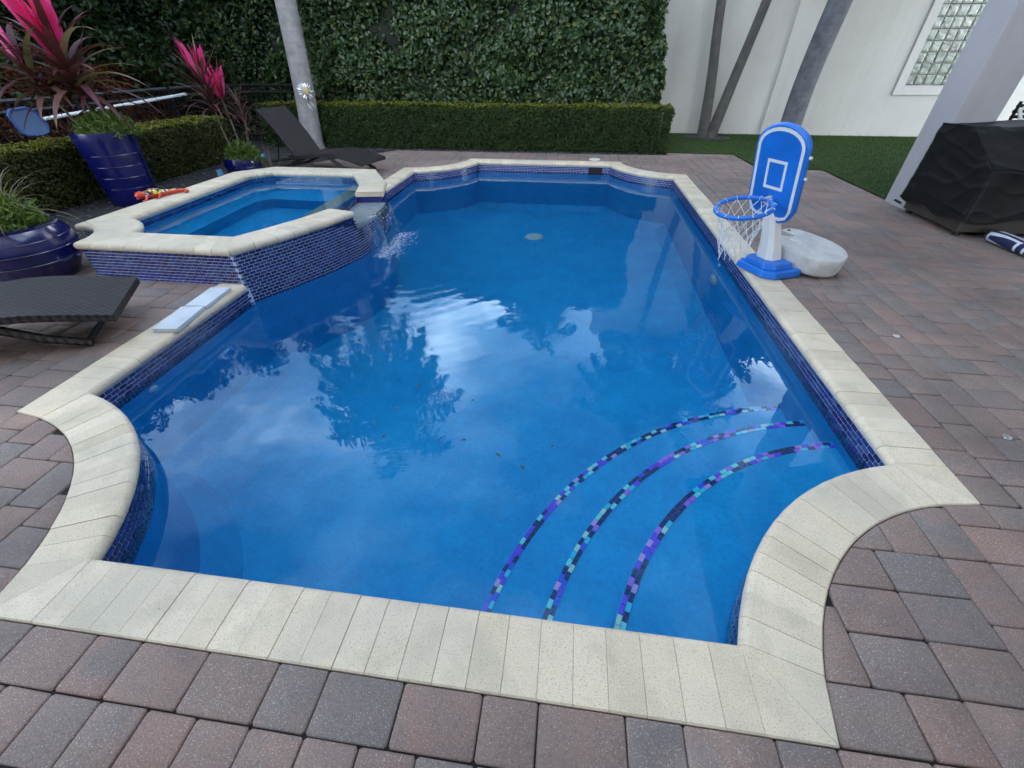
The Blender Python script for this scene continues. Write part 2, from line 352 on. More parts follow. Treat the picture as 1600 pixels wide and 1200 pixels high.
def run(As, Bs, gap=.0022, z=0.0, parent=POOL, **k):
    for i in range(len(As)-1):
        a0, a1, b0, b1 = (np.array(p, float) for p in (As[i], As[i+1], Bs[i], Bs[i+1]))
        da = a1-a0; db = b1-b0; la, lb = np.hypot(*da), np.hypot(*db)
        g = gap*random.uniform(.5, 1.2)
        if la > .012: a0, a1 = a0+da/la*g/2, a1-da/la*g/2
        if lb > .012: b0, b1 = b0+db/lb*g/2, b1-db/lb*g/2
        stone(a0, a1, b0, b1, z, parent=parent, **k)
def lin(p, q, n): return [tuple(np.array(p)+(np.array(q)-np.array(p))*i/n) for i in range(n+1)]
def cuts(L, first=.104):
    c = [0.0]
    while c[-1] < L-.06: c.append(c[-1]+first+random.uniform(-.002, .002))
    s = L/c[-1]; return [x*s for x in c]
for sx in (1, -1):
    for far in (False, True):
        c, rd, ad, bd = corner(sx, far, 0); c, rp, ap, bp = corner(sx, far, CW)
        ang = lambda p: math.atan2(p[1]-c[1], p[0]-c[0])
        pt = lambda r, t: (c[0]+r*math.cos(t), c[1]+r*math.sin(t))
        t0 = ang(ap); t1 = ang(bp); d = (t1-t0+math.pi) % (2*math.pi)-math.pi; k = 14
        ts = [t0+d*i/k for i in range(k+1)]
        run([ad]+[pt(rd, t) for t in ts]+[bd], [ap]+[pt(rp, t) for t in ts]+[bp])
        # mitred fillers on the straight sides
        run([(ad[0], ap[1]), ad], [ap, ap]); run([bd, (bp[0], bd[1])], [bp, bp])
cR0 = corner(1, False, CW)[2]; cR1 = corner(1, True, CW)[2]
L = cR1[1]-cR0[1]; ys = [cR0[1]+c for c in cuts(L)]
run([(XR, y) for y in ys], [(XR-CW, y) for y in ys])
e0 = corner(-1, False, CW)[3][0]; e1 = corner(1, False, CW)[3][0]
xs = [e0+c for c in cuts(e1-e0)]
run([(x, 0) for x in xs], [(x, CW) for x in xs]); run([(x, Y1) for x in xs], [(x, Y1-CW) for x in xs])
SPY0, SPY1 = 2.472, 5.05
ys = [cR0[1]+c for c in cuts(SPY0-.004-cR0[1])]; run([(XL, y) for y in ys], [(XL+CW, y) for y in ys])
ys = [SPY1+c for c in cuts(cR1[1]-SPY1)]; run([(XL, y) for y in ys], [(XL+CW, y) for y in ys])
# coping grout bed (seen only in the joints)
def ring(o1, o2, z0, name, mat, parent):
    n = len(o1); V = [(x, y, z0) for x, y in o1] + [(x, y, z0) for x, y in o2]
    return put(pyobj(name, V, [(i, (i+1) % n, n+(i+1) % n, n+i) for i in range(n)], mat), parent)
ring(outline(.004), outline(CW-.03), -.0035, 'coping_grout', MAT['cgrout'], POOL)

# waterline tiles, 25 x 52 mm in running bond
TILE_ME = {}
def tile_verts(p, tdir, nrm, up, L, H, D=.004, ch=.0012):
    p, tdir, nrm, up = map(np.array, (p, tdir, nrm, up)); V = []
    for (a, b, c) in [(0, 0, 0), (L, 0, 0), (L, H, 0), (0, H, 0), (ch, ch, D), (L-ch, ch, D), (L-ch, H-ch, D), (ch, H-ch, D)]:
        V.append(p+tdir*a+up*b+nrm*c)
    return V
TF = [(4, 5, 6, 7), (0, 1, 5, 4), (1, 2, 6, 5), (2, 3, 7, 6), (3, 0, 4, 7)]
def tile_band(path, z0, rows, parent, name, limit=300, inward=True, zvis=-9, skip=None, closed=True):
    """path: plan polyline; tiles stand on it facing its left side. the biggest in the photo become parts of their own."""
    P = np.array(path+[path[0]] if closed else path, float); seg = np.hypot(*(P[1:]-P[:-1]).T); S = np.r_[0, np.cumsum(seg)]; T = S[-1]
    def at(s):
        i = min(max(np.searchsorted(S, s, 'right')-1, 0), len(seg)-1); return P[i]+(P[i+1]-P[i])*(s-S[i])/max(seg[i], 1e-9)
    pitch = T/round(T/.0535); H = .0255; tiles = []
    for r in range(rows):
        s = -(pitch*.5 if r % 2 else 0)
        while s < T-.004:
            a = max(s, 0)+.0026; b = min(s+pitch, T)-.0026; s += pitch
            if b-a < .008: continue
            pa, pb = at(a), at(b); d = pb-pa; L = np.hypot(*d); d = d/L
            nr = np.array([-d[1], d[0], 0]) if inward else np.array([d[1], -d[0], 0])
            z = z0+r*H+.0026
            q = np.array([(pa[0]+pb[0])/2, (pa[1]+pb[1])/2, z+.012])
            if skip and skip(q): continue
            Vt = tile_verts((pa[0], pa[1], z), (d[0], d[1], 0), nr, (0, 0, 1), L, H-.0052)
            if not inward: pass
            vw = CAM-q; dist = np.linalg.norm(vw); u, v, dep = proj(q)
            vis = max(0, float(vw@nr)/dist)/dist**2 if (dep > .1 and -10 < u < 1610 and -10 < v < 1210 and q[2] > zvis) else 0
            tiles.append((vis, Vt))
    order = sorted(range(len(tiles)), key=lambda i: -tiles[i][0]); big = [i for i in order[:limit] if tiles[i][0] > 0]; bs = set(big)
    for i in big:
        Vt = tiles[i][1]; c = sum(Vt)/len(Vt)
        F = TF if True else TF
        o = pyobj(name, [v-c for v in Vt], F, MAT['tile']); o.location = c; put(o, parent)
    VV = []; FF = []
    for i in range(len(tiles)):
        if i in bs: continue
        b = len(VV); VV += tiles[i][1]; FF += [tuple(b+k for k in f) for f in TF]
    if VV: tag(put(pyobj(name+'_field', VV, FF, MAT['tile']), parent), kind='stuff')
# spa plan
SPA_OUT = [(-3.92, 2.465), (-2.56, 2.465), (-2.36, 2.80), (-2.16, 3.20), (-2.035, 3.56), (-1.985, 3.93), (-2.03, 4.32), (-2.17, 4.78), (-2.57, 5.45), (-3.98, 5.45), (-4.35, 5.07), (-4.35, 2.88)]
def arc3(p, m, q, n):
    (x1, y1), (x2, y2), (x3, y3) = p, m, q; A = np.array([[x2-x1, y2-y1], [x3-x1, y3-y1]]); B = np.array([(x2**2-x1**2+y2**2-y1**2)/2, (x3**2-x1**2+y3**2-y1**2)/2])
    c = np.linalg.solve(A, B); r = np.hypot(x1-c[0], y1-c[1]); return arcpts(tuple(c), r, p, q, n)
NOTCH = arc3((-4.35, 2.88), (-4.06, 2.79), (-3.92, 2.465), 5)
def offset_poly(P, d):
    P = np.array(P); n = len(P); Q = []
    for i in range(n):
        a, b, c = P[i-1], P[i], P[(i+1) % n]; e1 = (b-a)/np.hypot(*(b-a)); e2 = (c-b)/np.hypot(*(c-b))
        n1 = np.array([-e1[1], e1[0]]); n2 = np.array([-e2[1], e2[0]]); m = n1+n2; m = m/max(np.hypot(*m), 1e-6); Q.append(tuple(b+m*d/max(.35, m@n1)))
    return Q
SPA_POLY = SPA_OUT + NOTCH[1:-1]
ZS = .285
SPA = empty('raised_spa', (-3.2, 3.9, 0), 'raised spa with cream coping and dark blue mosaic tile walls spilling into the pool', 'spa')
tile_band(outline(WW+.004, 26), -.060-.0255*7, 7, POOL, 'waterline_tile', 300, True, -.17, skip=lambda q: q[0] < -2.3 and 2.47 < q[1] < 5.0)

# steps in the near right corner
for zt, r in ((-.33, 1.62), (-.52, 1.90), (-.76, 2.19)):
    c = ACR; th = np.linspace(R_(78), R_(192), 60)
    poly = [(c[0]+.3, c[1]-.3)] + [(c[0]+r*math.cos(t), c[1]+r*math.sin(t)) for t in th]
    m = len(poly); V = [(x, y, zt) for x, y in poly] + [(x, y, -1.3) for x, y in poly]
    st = put(pyobj('step', V, [tuple(range(m))] + [(i, m+i, m+(i+1) % m, (i+1) % m) for i in range(m)], MAT['plaster']), POOL)
    L = .042; H = .022
    lim = WW+.01
    for row in range(2):
        rr = r-.006-H*(row+1)+.001; k0 = int(R_(108)*rr/L)
        a = R_(84)
        while a < R_(181):
            da = L/(r-.03); a0 = a+(.5*da if row else 0)+.0008; a1 = a0+da-.0016; a += da
            am = (a0+a1)/2; x, y = c[0]+rr*math.cos(am), c[1]+rr*math.sin(am)
            if x > XR-lim or y < lim+.015: continue
            V = []
            for zz in (zt+.0005, zt+.005):
                for ra, an in ((rr, a0), (rr, a1), (rr+H-.0025, a1), (rr+H-.0025, a0)): V.append((c[0]+ra*math.cos(an), c[1]+ra*math.sin(an), zz))
            ce = np.mean(V, axis=0)
            o = pyobj('step_tile', [np.array(v)-ce for v in V], [(4, 5, 6, 7), (0, 1, 5, 4), (1, 2, 6, 5), (2, 3, 7, 6), (3, 0, 4, 7)], MAT['iri']); o.location = ce
            o.parent = st; o.matrix_parent_inverse = st.matrix_world.inverted() if False else Matrix.Identity(4)
# fittings
def disc(name, c, axis, R, r, mat, parent, th=.012):
    b = MB(); M = Vector(axis).to_track_quat('Z', 'Y').to_matrix(); b2 = MB(); b2.lathe([(0, th), (R*.55, th), (R*.6, th*.5), (R*.85, th*.6), (R, 0)], n=24)
    b.add([Vector(c)+M @ Vector(v) for v in b2.v], b2.f); return put(b.build(name, mat, smooth=True), parent)
disc('pool_light', (XR-WW-.004, 3.95, -.74), (-1, 0, 0), .10, .05, MAT['skim'], POOL, .03)
disc('return_fitting', (XR-WW-.004, 3.93, -.33), (-1, 0, 0), .035, .02, MAT['white'], POOL)
disc('return_fitting', (XL+WW+.004, 1.4, -.3), (1, 0, 0), .035, .02, MAT['white'], POOL)
b = MB(); b.lathe([(0, .02), (.12, .02), (.14, 0)], (-.51, 6.25, zf(6.25)+.004), 24); put(b.build('drain_cover', MAT['skim'], smooth=True), POOL)
# skimmer mouth in the far wall
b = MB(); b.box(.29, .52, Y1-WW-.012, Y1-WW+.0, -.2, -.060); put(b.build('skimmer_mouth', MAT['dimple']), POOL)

# ------------------------------------------------------------------ spa
wallp = offset_poly(SPA_POLY, .028); inner = offset_poly(SPA_POLY, .315)
SPILL0, SPILL1 = 4, 6           # indices on SPA_OUT between which the coping is open
n = len(wallp); ZSP = .175
V = [(x, y, ZS-.056) for x, y in wallp] + [(x, y, -1.6) for x, y in wallp]
zt = lambda i: ZSP-.03 if SPILL0 <= i <= SPILL1 else ZS-.056
V = [(x, y, zt(i)) for i, (x, y) in enumerate(wallp)] + [(x, y, -.21) for x, y in wallp]
put(pyobj('wall', V, [(i, n+i, n+(i+1) % n, (i+1) % n)[::-1] for i in range(n)], MAT['grout']), SPA)
put(pyobj('submerged_wall', [(x, y, -.205) for x, y in offset_poly(SPA_POLY, .025)] + [(x, y, -1.7) for x, y in wallp], [(i, n+i, n+(i+1) % n, (i+1) % n)[::-1] for i in range(n)], MAT['plaster']), SPA)
def inner_line(d):
    Q = offset_poly(SPA_POLY, d); k = d-.315; A = arc3((-4.02+k*.9, 3.13+k*.5), (-3.78+k*.6, 3.01+k*.6), (-3.67+k*.4, 2.78+k), 5)
    Q[11] = A[0]; Q[0] = A[-1]
    for i_ in range(1, 5): Q[11+i_] = A[i_]
    return Q
inner = inner_line(.315); wi = inner_line(.30)
V = [(x, y, zt(i)) for i, (x, y) in enumerate(wi)] + [(x, y, -.25) for x, y in wi]; cs = np.mean(wi, axis=0); s2 = [tuple(cs+(np.array(p)-cs)*.66) for p in wi]; V += [(x, y, -.25) for x, y in s2] + [(x, y, -.62) for x, y in s2]
F = [(k*n+i, (k+1)*n+i, (k+1)*n+(i+1) % n, k*n+(i+1) % n) for k in range(3) for i in range(n)] + [tuple(range(3*n, 4*n))]
put(pyobj('spa_basin', V, F, MAT['plaster']), SPA)
tile_band(wallp, ZS-.058-.0255*17, 17, SPA, 'wall_tile', 300, False, -.16, skip=lambda q: (q[0] < -4.2 and q[1] > 2.95) or q[1] > 5.3 or (q[2] > ZSP-.05 and q[0] > -2.075 and 3.58 < q[1] < 4.3))
tile_band(inner_line(.303), ZS-.058-.0255*4, 4, SPA, 'inner_tile', 0, True, 0)
# spa coping: subdivide the outline and lay stones between outer and inner lines
def sub(P, Q, i, j, pitch=.125):
    a0, a1, b0, b1 = map(np.array, (P[i], P[j], Q[i], Q[j])); L = (np.hypot(*(a1-a0))+np.hypot(*(b1-b0)))/2; k = max(1, round(L/pitch))
    return lin(a0, a1, k), lin(b0, b1, k)
def spa_stone(a0, a1, b0, b1):     # bullnose on both long edges
    th = .058; r = th/2; Ps = []
    for A, B in ((a0, b0), (a1, b1)):
        A, B = np.array(A, float), np.array(B, float); d = B-A; L = np.hypot(*d); u = d/L; P = []
        for k in np.linspace(math.pi, 0, 7): P.append((A+u*(r-r*math.sin(k)), -r+r*math.cos(k)))
        for k in np.linspace(0, math.pi, 7): P.append((A+u*(L-r+r*math.sin(k)), -r+r*math.cos(k)))
        Ps.append([(q[0], q[1], ZS+z) for q, z in P])
    m = len(Ps[0]); F = [(i, (i+1) % m, m+(i+1) % m, m+i)[::-1] for i in range(m)] + [tuple(range(m)), tuple(range(m, 2*m))[::-1]]
    o = pyobj('coping_stone', Ps[0]+Ps[1], F, MAT['coping']); autos(o, 35); put(o, SPA)
for i in range(n):
    j = (i+1) % n
    if SPILL0 <= i < SPILL1: continue
    As, Bs = sub(SPA_POLY, inner, i, j)
    for k in range(len(As)-1):
        a0, a1, b0, b1 = (np.array(p) for p in (As[k], As[k+1], Bs[k], Bs[k+1])); g = .0022
        da = (a1-a0)/np.hypot(*(a1-a0)); db = (b1-b0)/max(np.hypot(*(b1-b0)), 1e-5)
        spa_stone(a0+da*g, a1-da*g, b0+db*g, b1-db*g)
g2 = offset_poly(SPA_POLY, .02); g3 = inner_line(.295)
V = [(x, y, ZS-.0013) for x, y in g2]+[(x, y, ZS-.0013) for x, y in g3]
put(pyobj('coping_grout', V, [(i, (i+1) % n, n+(i+1) % n, n+i) for i in range(n) if not SPILL0 <= i < SPILL1], MAT['trim']), SPA)
# spillway shelf
sp_o = [np.array(SPA_OUT[k]) for k in (4, 5, 6)]; sp_i = [np.array(inner[k]) for k in (4, 5, 6)]
co = [np.array(arcpts_) for arcpts_ in arc3(tuple(sp_o[0]), tuple(sp_o[1]), tuple(sp_o[2]), 10)]
ci = [sp_i[0]+(sp_i[2]-sp_i[0])*k/10 for k in range(11)]
V = [(*p, ZSP-.004) for p in co]+[(*p, ZSP) for p in ci]+[(*p, ZSP-.05) for p in co]+[(*p, ZSP-.045) for p in ci]; m = 11
F = [(i, i+1, m+i+1, m+i) for i in range(10)]+[(2*m+i, 2*m+i+1, i+1, i) for i in range(10)]+[(m+i, m+i+1, 3*m+i+1, 3*m+i) for i in range(10)]+[(3*m+i, 3*m+i+1, 2*m+i+1, 2*m+i) for i in range(10)]
F += [(0, m, 3*m, 2*m), (m-1, 3*m-1, 4*m-1, 2*m-1)]
put(pyobj('spillway', V, F, simple('wet_spill_stone', (.22, .25, .27), .18, var=.25, vs=12, bs=40, bst=.15)), SPA)
# end faces closing the wall beside the spillway
for k in (4, 6):
    a, b_ = np.array(wallp[k]), np.array(wi[k]); d = (1 if k == 4 else -1)
    put(pyobj('wall_end', [(*a, ZSP-.06), (*b_, ZSP-.06), (*b_, ZS-.05), (*a, ZS-.05)], [(0, 1, 2, 3)], MAT['tile']), SPA)

# ------------------------------------------------------------------ water
WATER = water_mat('pool_water', .0016)
wp = outline(WW-.004); water = pyobj('water', [(x, y, ZW) for x, y in wp], [tuple(range(len(wp)))], WATER); tag(water, 'clear blue pool water reflecting sky and palms', kind='structure')
sw = inner_line(.298); swo = pyobj('spa_water', [(x, y, ZSP+.006) for x, y in sw], [tuple(range(len(sw)))], water_mat('spa_water', .002, False)); tag(swo, 'still water filling the raised spa', kind='structure')
# falling sheet of water
def fall_mat():
    m, t, b = nodes('falling_water'); t.nodes.remove(b)
    g = N(t, 'BsdfGlass'); g.inputs['IOR'].default_value = 1.15; g.inputs['Roughness'].default_value = .03
    tr = N(t, 'BsdfTransparent'); wh = N(t, 'BsdfDiffuse'); wh.inputs['Color'].default_value = (.75, .82, .9, 1)
    uv = N(t, 'TexCoord').outputs['UV']; mp = N(t, 'Mapping'); mp.inputs['Scale'].default_value = (38, 1.3, 1); t.links.new(uv, mp.inputs['Vector'])
    f = noise(t, 1.0, 4, .6, mp.outputs['Vector']); k = ramp(t, f, [(.52, 0), (.68, 1)])
    m1 = N(t, 'MixShader'); t.links.new(ramp(t, noise(t, 1.7, 3, .6, mp.outputs['Vector']), [(.35, .15), (.65, .75)]), m1.inputs[0]); t.links.new(tr.outputs[0], m1.inputs[1]); t.links.new(g.outputs[0], m1.inputs[2])
    m2 = N(t, 'MixShader'); t.links.new(math_(t, 'MULTIPLY', k, .28), m2.inputs[0]); t.links.new(m1.outputs[0], m2.inputs[1]); t.links.new(wh.outputs[0], m2.inputs[2])
    t.links.new(m2.outputs[0], t.nodes['Material Output'].inputs['Surface']); return m
cen = np.array([-3.2, 3.94]); Vw = []; rows = 12; cols = len(co)
for j in range(rows+1):
    tt = j/rows; z = ZSP+.004-(ZSP+.004-ZW+.01)*tt**1.5; off = .012+.11*tt**.8
    for i, p in enumerate(co):
        d = (p-cen)/np.hypot(*(p-cen)); q = p+d*off; Vw.append((q[0], q[1], z))
Fw = [(j*cols+i, j*cols+i+1, (j+1)*cols+i+1, (j+1)*cols+i) for j in range(rows) for i in range(cols-1)]
wf = pyobj('waterfall', Vw, Fw, fall_mat(), smooth=True); uvl = wf.data.uv_layers.new(name='UVMap')
for lp in wf.data.loops: uvl.data[lp.index].uv = ((lp.vertex_index % cols)/(cols-1), (lp.vertex_index//cols)/rows)
tag(wf, 'thin sheet of water falling from the spa spillway', 'waterfall', kind='stuff')
# foam and drops where it lands, and the bright lip
FOAM = simple('water_foam', (.78, .84, .9), .35, var=.1); FOAM.node_tree.nodes['Principled BSDF'].inputs['Alpha'].default_value = .8
fm = MB()
for i in range(900):
    k = random.random(); p = co[0]+(co[-1]-co[0])*random.uniform(.05, .95); d = (p-cen)/np.hypot(*(p-cen)); q = p+d*(.12+abs(random.gauss(0, .10)))+np.array([random.gauss(0, .015), random.gauss(0, .03)])
    r = random.uniform(.0015, .0045); s = random.uniform(1, 3.5); a = random.uniform(0, 6.28)
    pts = [(q[0]+math.cos(a)*r*s*math.cos(t)-math.sin(a)*r*math.sin(t), q[1]+math.sin(a)*r*s*math.cos(t)+math.cos(a)*r*math.sin(t)) for t in np.linspace(0, 6.283, 7)[:-1]]
    z = ZW+.001
    fm.add([(x, y, z) for x, y in pts]+[(q[0], q[1], z+r*.4)], [(i_, (i_+1) % 6, 6) for i_ in range(6)])
for i in range(70):
    p = co[random.randrange(len(co))]; d = (p-cen)/np.hypot(*(p-cen)); tt = random.random(); q = p+d*(.02+.13*tt+random.uniform(-.01, .02)); z = ZSP-(ZSP-ZW)*tt**1.5
    fm.box(q[0]-.0012, q[0]+.0012, q[1]-.0012, q[1]+.0012, z-random.uniform(.004, .02), z)
tag(fm.build('splash_foam', FOAM, smooth=True), 'white foam and drops below the spa spillway', 'foam', kind='stuff')

# ------------------------------------------------------------------ ground, bed, lawn, paver deck
from mathutils.geometry import tessellate_polygon
def area(P): return .5*sum(P[i-1][0]*P[i][1]-P[i][0]*P[i-1][1] for i in range(len(P)))
def region(name, polys, z, mat, label=None):
    V = []; F = []
    for P in polys:
        if area(P) < 0: P = P[::-1]
        b0 = len(V); V += [(x, y, z) for x, y in P]; tot = 0
        for t3 in tessellate_polygon([[Vector((x, y, 0)) for x, y in P]]): F.append(tuple(b0+k for k in t3)); tot += abs(area([P[k] for k in t3]))
        if abs(tot-area(P)) > .01: print('REGION AREA', name, tot, area(P))
    o = pyobj(name, V, F, mat); tag(o, label, kind='structure'); return o
B = 400
GX0, GX1, GY0, GY1 = -4.3, 1.62, .2, 7.75
region('ground', [[(-B, -B), (B, -B), (B, GY0), (-B, GY0)], [(-B, GY1), (B, GY1), (B, B), (-B, B)], [(-B, GY0), (GX0, GY0), (GX0, GY1), (-B, GY1)], [(GX1, GY0), (B, GY0), (B, GY1), (GX1, GY1)]], -.075, simple('earth', (.05, .06, .03), .95, var=.3, vs=2))
c, r, a, b = corner(1, False, 0); A1 = arcpts(c, r, b, a, 20)
c, r, a, b = corner(1, True, 0); A2 = arcpts(c, r, a, b, 20)
c, r, a, b = corner(-1, False, 0); A4 = arcpts(c, r, a, b, 20)      # side -> end
c, r, a, b = corner(-1, True, 0); A3 = arcpts(c, r, b, a, 20)       # end -> side
PW, PL = .157, .2345; M3 = .0783
FARY = 8.62
D_front = [(-5.5, -1.3), (7, -1.3), (7, 0), (-5.5, 0)]
XB = XR+PW
D_border = [(XR, A1[-1][1]), (XB, A1[-1][1]), (XB, A2[0][1]), (XR, A2[0][1])]
D_right = A1 + [(XB, A1[-1][1]), (XB, A2[0][1])] + A2 + [(A2[-1][0], FARY), (1.75, FARY+.05), (1.75, 8.93), (2.98, 8.86), (3.02, 7.62), (4.0, 7.6), (4.0, 5.82), (7, 5.82), (7, 0)]
D_left = [(-5.5, 0)] + [A4[-1]] + A4[::-1][1:] + [(XL, SPY0-.002), (-3.90, SPY0-.002), (-4.0, 2.76), (-4.30, 2.90), (-4.42, 2.95), (-5.5, 2.95)]
D_far = [A2[-1]] + A3 + [(XL, 5.3), (-2.62, 5.46), (-4.0, 5.46), (-4.72, 5.9), (-5.1, 6.5), (-3.45, FARY), (A2[-1][0], FARY)]
bed = region('paver_deck', [D_front, D_border, D_right, D_left, D_far], -.0165, MAT['sand'], 'paved patio of mixed rose and grey pavers around the pool')
def clip(S, P):      # Sutherland-Hodgman: polygon S by convex ccw P
    out = S
    for i in range(len(P)):
        (ax, ay), (bx, by) = P[i], P[(i+1) % len(P)]; inp = out; out = []
        if not inp: return []
        f = lambda q: (bx-ax)*(q[1]-ay)-(by-ay)*(q[0]-ax)
        for k in range(len(inp)):
            p, q = inp[k-1], inp[k]; fp, fq = f(p), f(q)
            if (fp < 0) != (fq < 0): t_ = fp/(fp-fq); out.append((p[0]+(q[0]-p[0])*t_, p[1]+(q[1]-p[1])*t_))
            if fq >= 0: out.append(q)
    return out
def area(P): return .5*sum(P[i-1][0]*P[i][1]-P[i][0]*P[i-1][1] for i in range(len(P)))
def shrink_region(P, d):
    if area(P) < 0: P = P[::-1]
    return offset_poly(P, d)
PAV = []
def lay(rects, reg, gap=.0038):
    reg2 = shrink_region(reg, .003)
    xs = [p[0] for p in reg2]; ys = [p[1] for p in reg2]; bx = (min(xs), max(xs), min(ys), max(ys))
    for x0, x1, y0, y1 in rects:
        if x1 < bx[0] or x0 > bx[1] or y1 < bx[2] or y0 > bx[3]: continue
        j = lambda: random.uniform(-.0012, .0012); g = gap/2; c = .007
        x0, x1, y0, y1 = x0+g+j(), x1-g+j(), y0+g+j(), y1-g+j()
        P = [(x0+c, y0), (x1-c, y0), (x1, y0+c), (x1, y1-c), (x1-c, y1), (x0+c, y1), (x0, y1-c), (x0, y0+c)]
        P = [(x+j()*.8, y+j()*.8) for x, y in P]
        Q = clip(reg2, P)
        Q2 = []
        for q in Q:
            if not Q2 or math.hypot(q[0]-Q2[-1][0], q[1]-Q2[-1][1]) > .0015: Q2.append(q)
        if len(Q2) > 2 and math.hypot(Q2[0][0]-Q2[-1][0], Q2[0][1]-Q2[-1][1]) < .0015: Q2.pop()
        if len(Q2) >= 3 and abs(area(Q2)) > .0012: PAV.append(Q2)
def skyline(x0, y0, W, H):      # random bond of 2x2, 2x3 and 3x2 modules
    n = int(W/M3); top = [0]*n; R = []; lim = int(H/M3)
    while True:
        h = min(top)
        if h >= lim: break
        i = top.index(h); L = 1
        while i+L < n and top[i+L] == h: L += 1
        wd = L if L in (2, 3) else (2 if L == 4 else random.choice((2, 3)))
        if L < 2: top[i] = h+1; continue
        hh = 2 if wd == 3 else random.choice((2, 3, 3))
        R.append((x0+i*M3, x0+(i+wd)*M3, y0+h*M3, y0+(h+hh)*M3))
        for k in range(i, i+wd): top[k] = h+hh
    return R
def course(xs, y0, y1): return [(xs[i], xs[i+1], y0, y1) for i in range(len(xs)-1)]
def fill(xs, a, b):
    xs = list(xs)
    while xs[0] > a: xs.insert(0, xs[0]-random.choice((PW, PL)))
    while xs[-1] < b: xs.append(xs[-1]+random.choice((PW, PL)))
    return xs
r1 = course(fill([-1.621, -1.388, -1.23, -.997, -.766, -.606, -.372, -.137, .023, .264, .42, .661], -5.4, 7), -PW, 0)
r2_ = course(fill([-1.533, -1.383, -1.222, -1.073, -.922, -.762, -.602, -.447, -.288], -5.4, 7), -2*PW, -PW)
lay(r1+r2_+skyline(-5.5, -1.3, 12.4, 1.3-2*PW-.05), D_front)
yb = fill([A1[-1][1]], A1[-1][1], A2[0][1]); lay([(XR, XB, yb[i], yb[i+1]) for i in range(len(yb)-1)], D_border)
lay([(q[0], q[1], q[2], q[3]) for q in skyline(XB-16*M3, 0, 7-XB+16*M3, 9.0)], D_right)
lay(skyline(-5.5, 0, 4, 3.05), D_left)
lay(skyline(-5.2, 5.2, 6.1, 3.6), D_far)
def paver_mesh(P, c, dz, tilt):
    n = len(P); V = []
    for k, (ins, z) in enumerate(((0, -.028), (0, -.0055), (.0022, -.0018), (.0062, 0))):
        for x, y in P:
            dx, dy = x-c[0], y-c[1]; L = math.hypot(dx, dy) or 1; s = max(0, (L-ins*1.25)/L)
            V.append((dx*s, dy*s, z+dz+tilt[0]*dx+tilt[1]*dy))
    F = [(k*n+i, k*n+(i+1) % n, (k+1)*n+(i+1) % n, (k+1)*n+i) for k in range(3) for i in range(n)] + [tuple(range(3*n, 4*n))]
    return V, F
sc = []
for P in PAV:
    if area(P) < 0: P.reverse()
    c = (sum(p[0] for p in P)/len(P), sum(p[1] for p in P)/len(P)); q = np.array([c[0], c[1], 0]); u, v, dep = proj(q); dd = np.linalg.norm(q-CAM)
    sc.append((abs(area(P))*CAM[2]/dd**3 if dep > .05 and -60 < u < 1660 and -20 < v < 1290 else 0, c))
order = sorted(range(len(PAV)), key=lambda i: -sc[i][0]); big = set(i for i in order[:300] if sc[i][0] > 0)
VV = []; FF = []
for i, P in enumerate(PAV):
    c = sc[i][1]; V, F = paver_mesh(P, c, random.uniform(-.0022, .0012)-.003, (random.gauss(0, .004), random.gauss(0, .004)))
    if i in big:
        o = pyobj('paver', V, F, MAT['paver'], bed); o.location = (c[0], c[1], 0); autos(o, 60)
    else:
        b0 = len(VV); VV += [(x+c[0], y+c[1], z) for x, y, z in V]; FF += [tuple(b0+k for k in f) for f in F]
tag(pyobj('paver_field', VV, FF, MAT['paver'], bed), kind='stuff')
# planting beds and lawn
region('planting_bed', [[(-7.9, 2.95), (-4.42, 2.95), (-4.28, 2.92), (-4.28, 5.05), (-4.0, 5.40), (-4.72, 5.9), (-5.1, 6.5), (-3.45, FARY), (1.72, FARY), (1.72, 9.6), (-7.9, 9.6)], [(-7.9, -1), (-5.5, -1), (-5.5, 2.95), (-7.9, 2.95)]], -.018, MAT['soil'], 'dark mulch bed under the hedges')
LAWN = [(1.72, 8.94), (2.99, 8.87), (3.03, 7.63), (4.01, 7.61), (4.01, 5.83), (14, 5.83), (14, 11.55), (1.2, 11.55), (1.2, 9.62), (1.72, 9.6)]
lawn = region('lawn', [LAWN], .006, MAT['turf'], 'strip of short green artificial turf')
def inpoly(X, Y, P):
    ins = np.zeros(len(X), bool); n = len(P)
    for i in range(n):
        (x1, y1), (x2, y2) = P[i-1], P[i]; cnd = ((y1 > Y) != (y2 > Y)); xi = (x2-x1)*(Y-y1)/((y2-y1) or 1e-9)+x1; ins ^= cnd & (X < xi)
    return ins
X = rng.uniform(1.7, 8, 150000); Y = rng.uniform(5.83, 11.5, 150000); k = inpoly(X, Y, LAWN); X, Y = X[k], Y[k]; m = len(X)
a = rng.uniform(0, 6.28, m); hh = rng.uniform(.018, .032, m); wv = .0032; lx, ly = rng.normal(0, .008, m), rng.normal(0, .008, m)
V = np.stack([np.stack([X-np.cos(a)*wv, Y-np.sin(a)*wv, 0*X+.005], 1), np.stack([X+np.cos(a)*wv, Y+np.sin(a)*wv, 0*X+.005], 1), np.stack([X+lx, Y+ly, hh], 1)], 1).reshape(-1, 3)
tag(npmesh('turf', V, np.arange(3*m).reshape(-1, 3), MAT['blade']), 'short dense green blades of artificial turf', 'grass', kind='stuff')
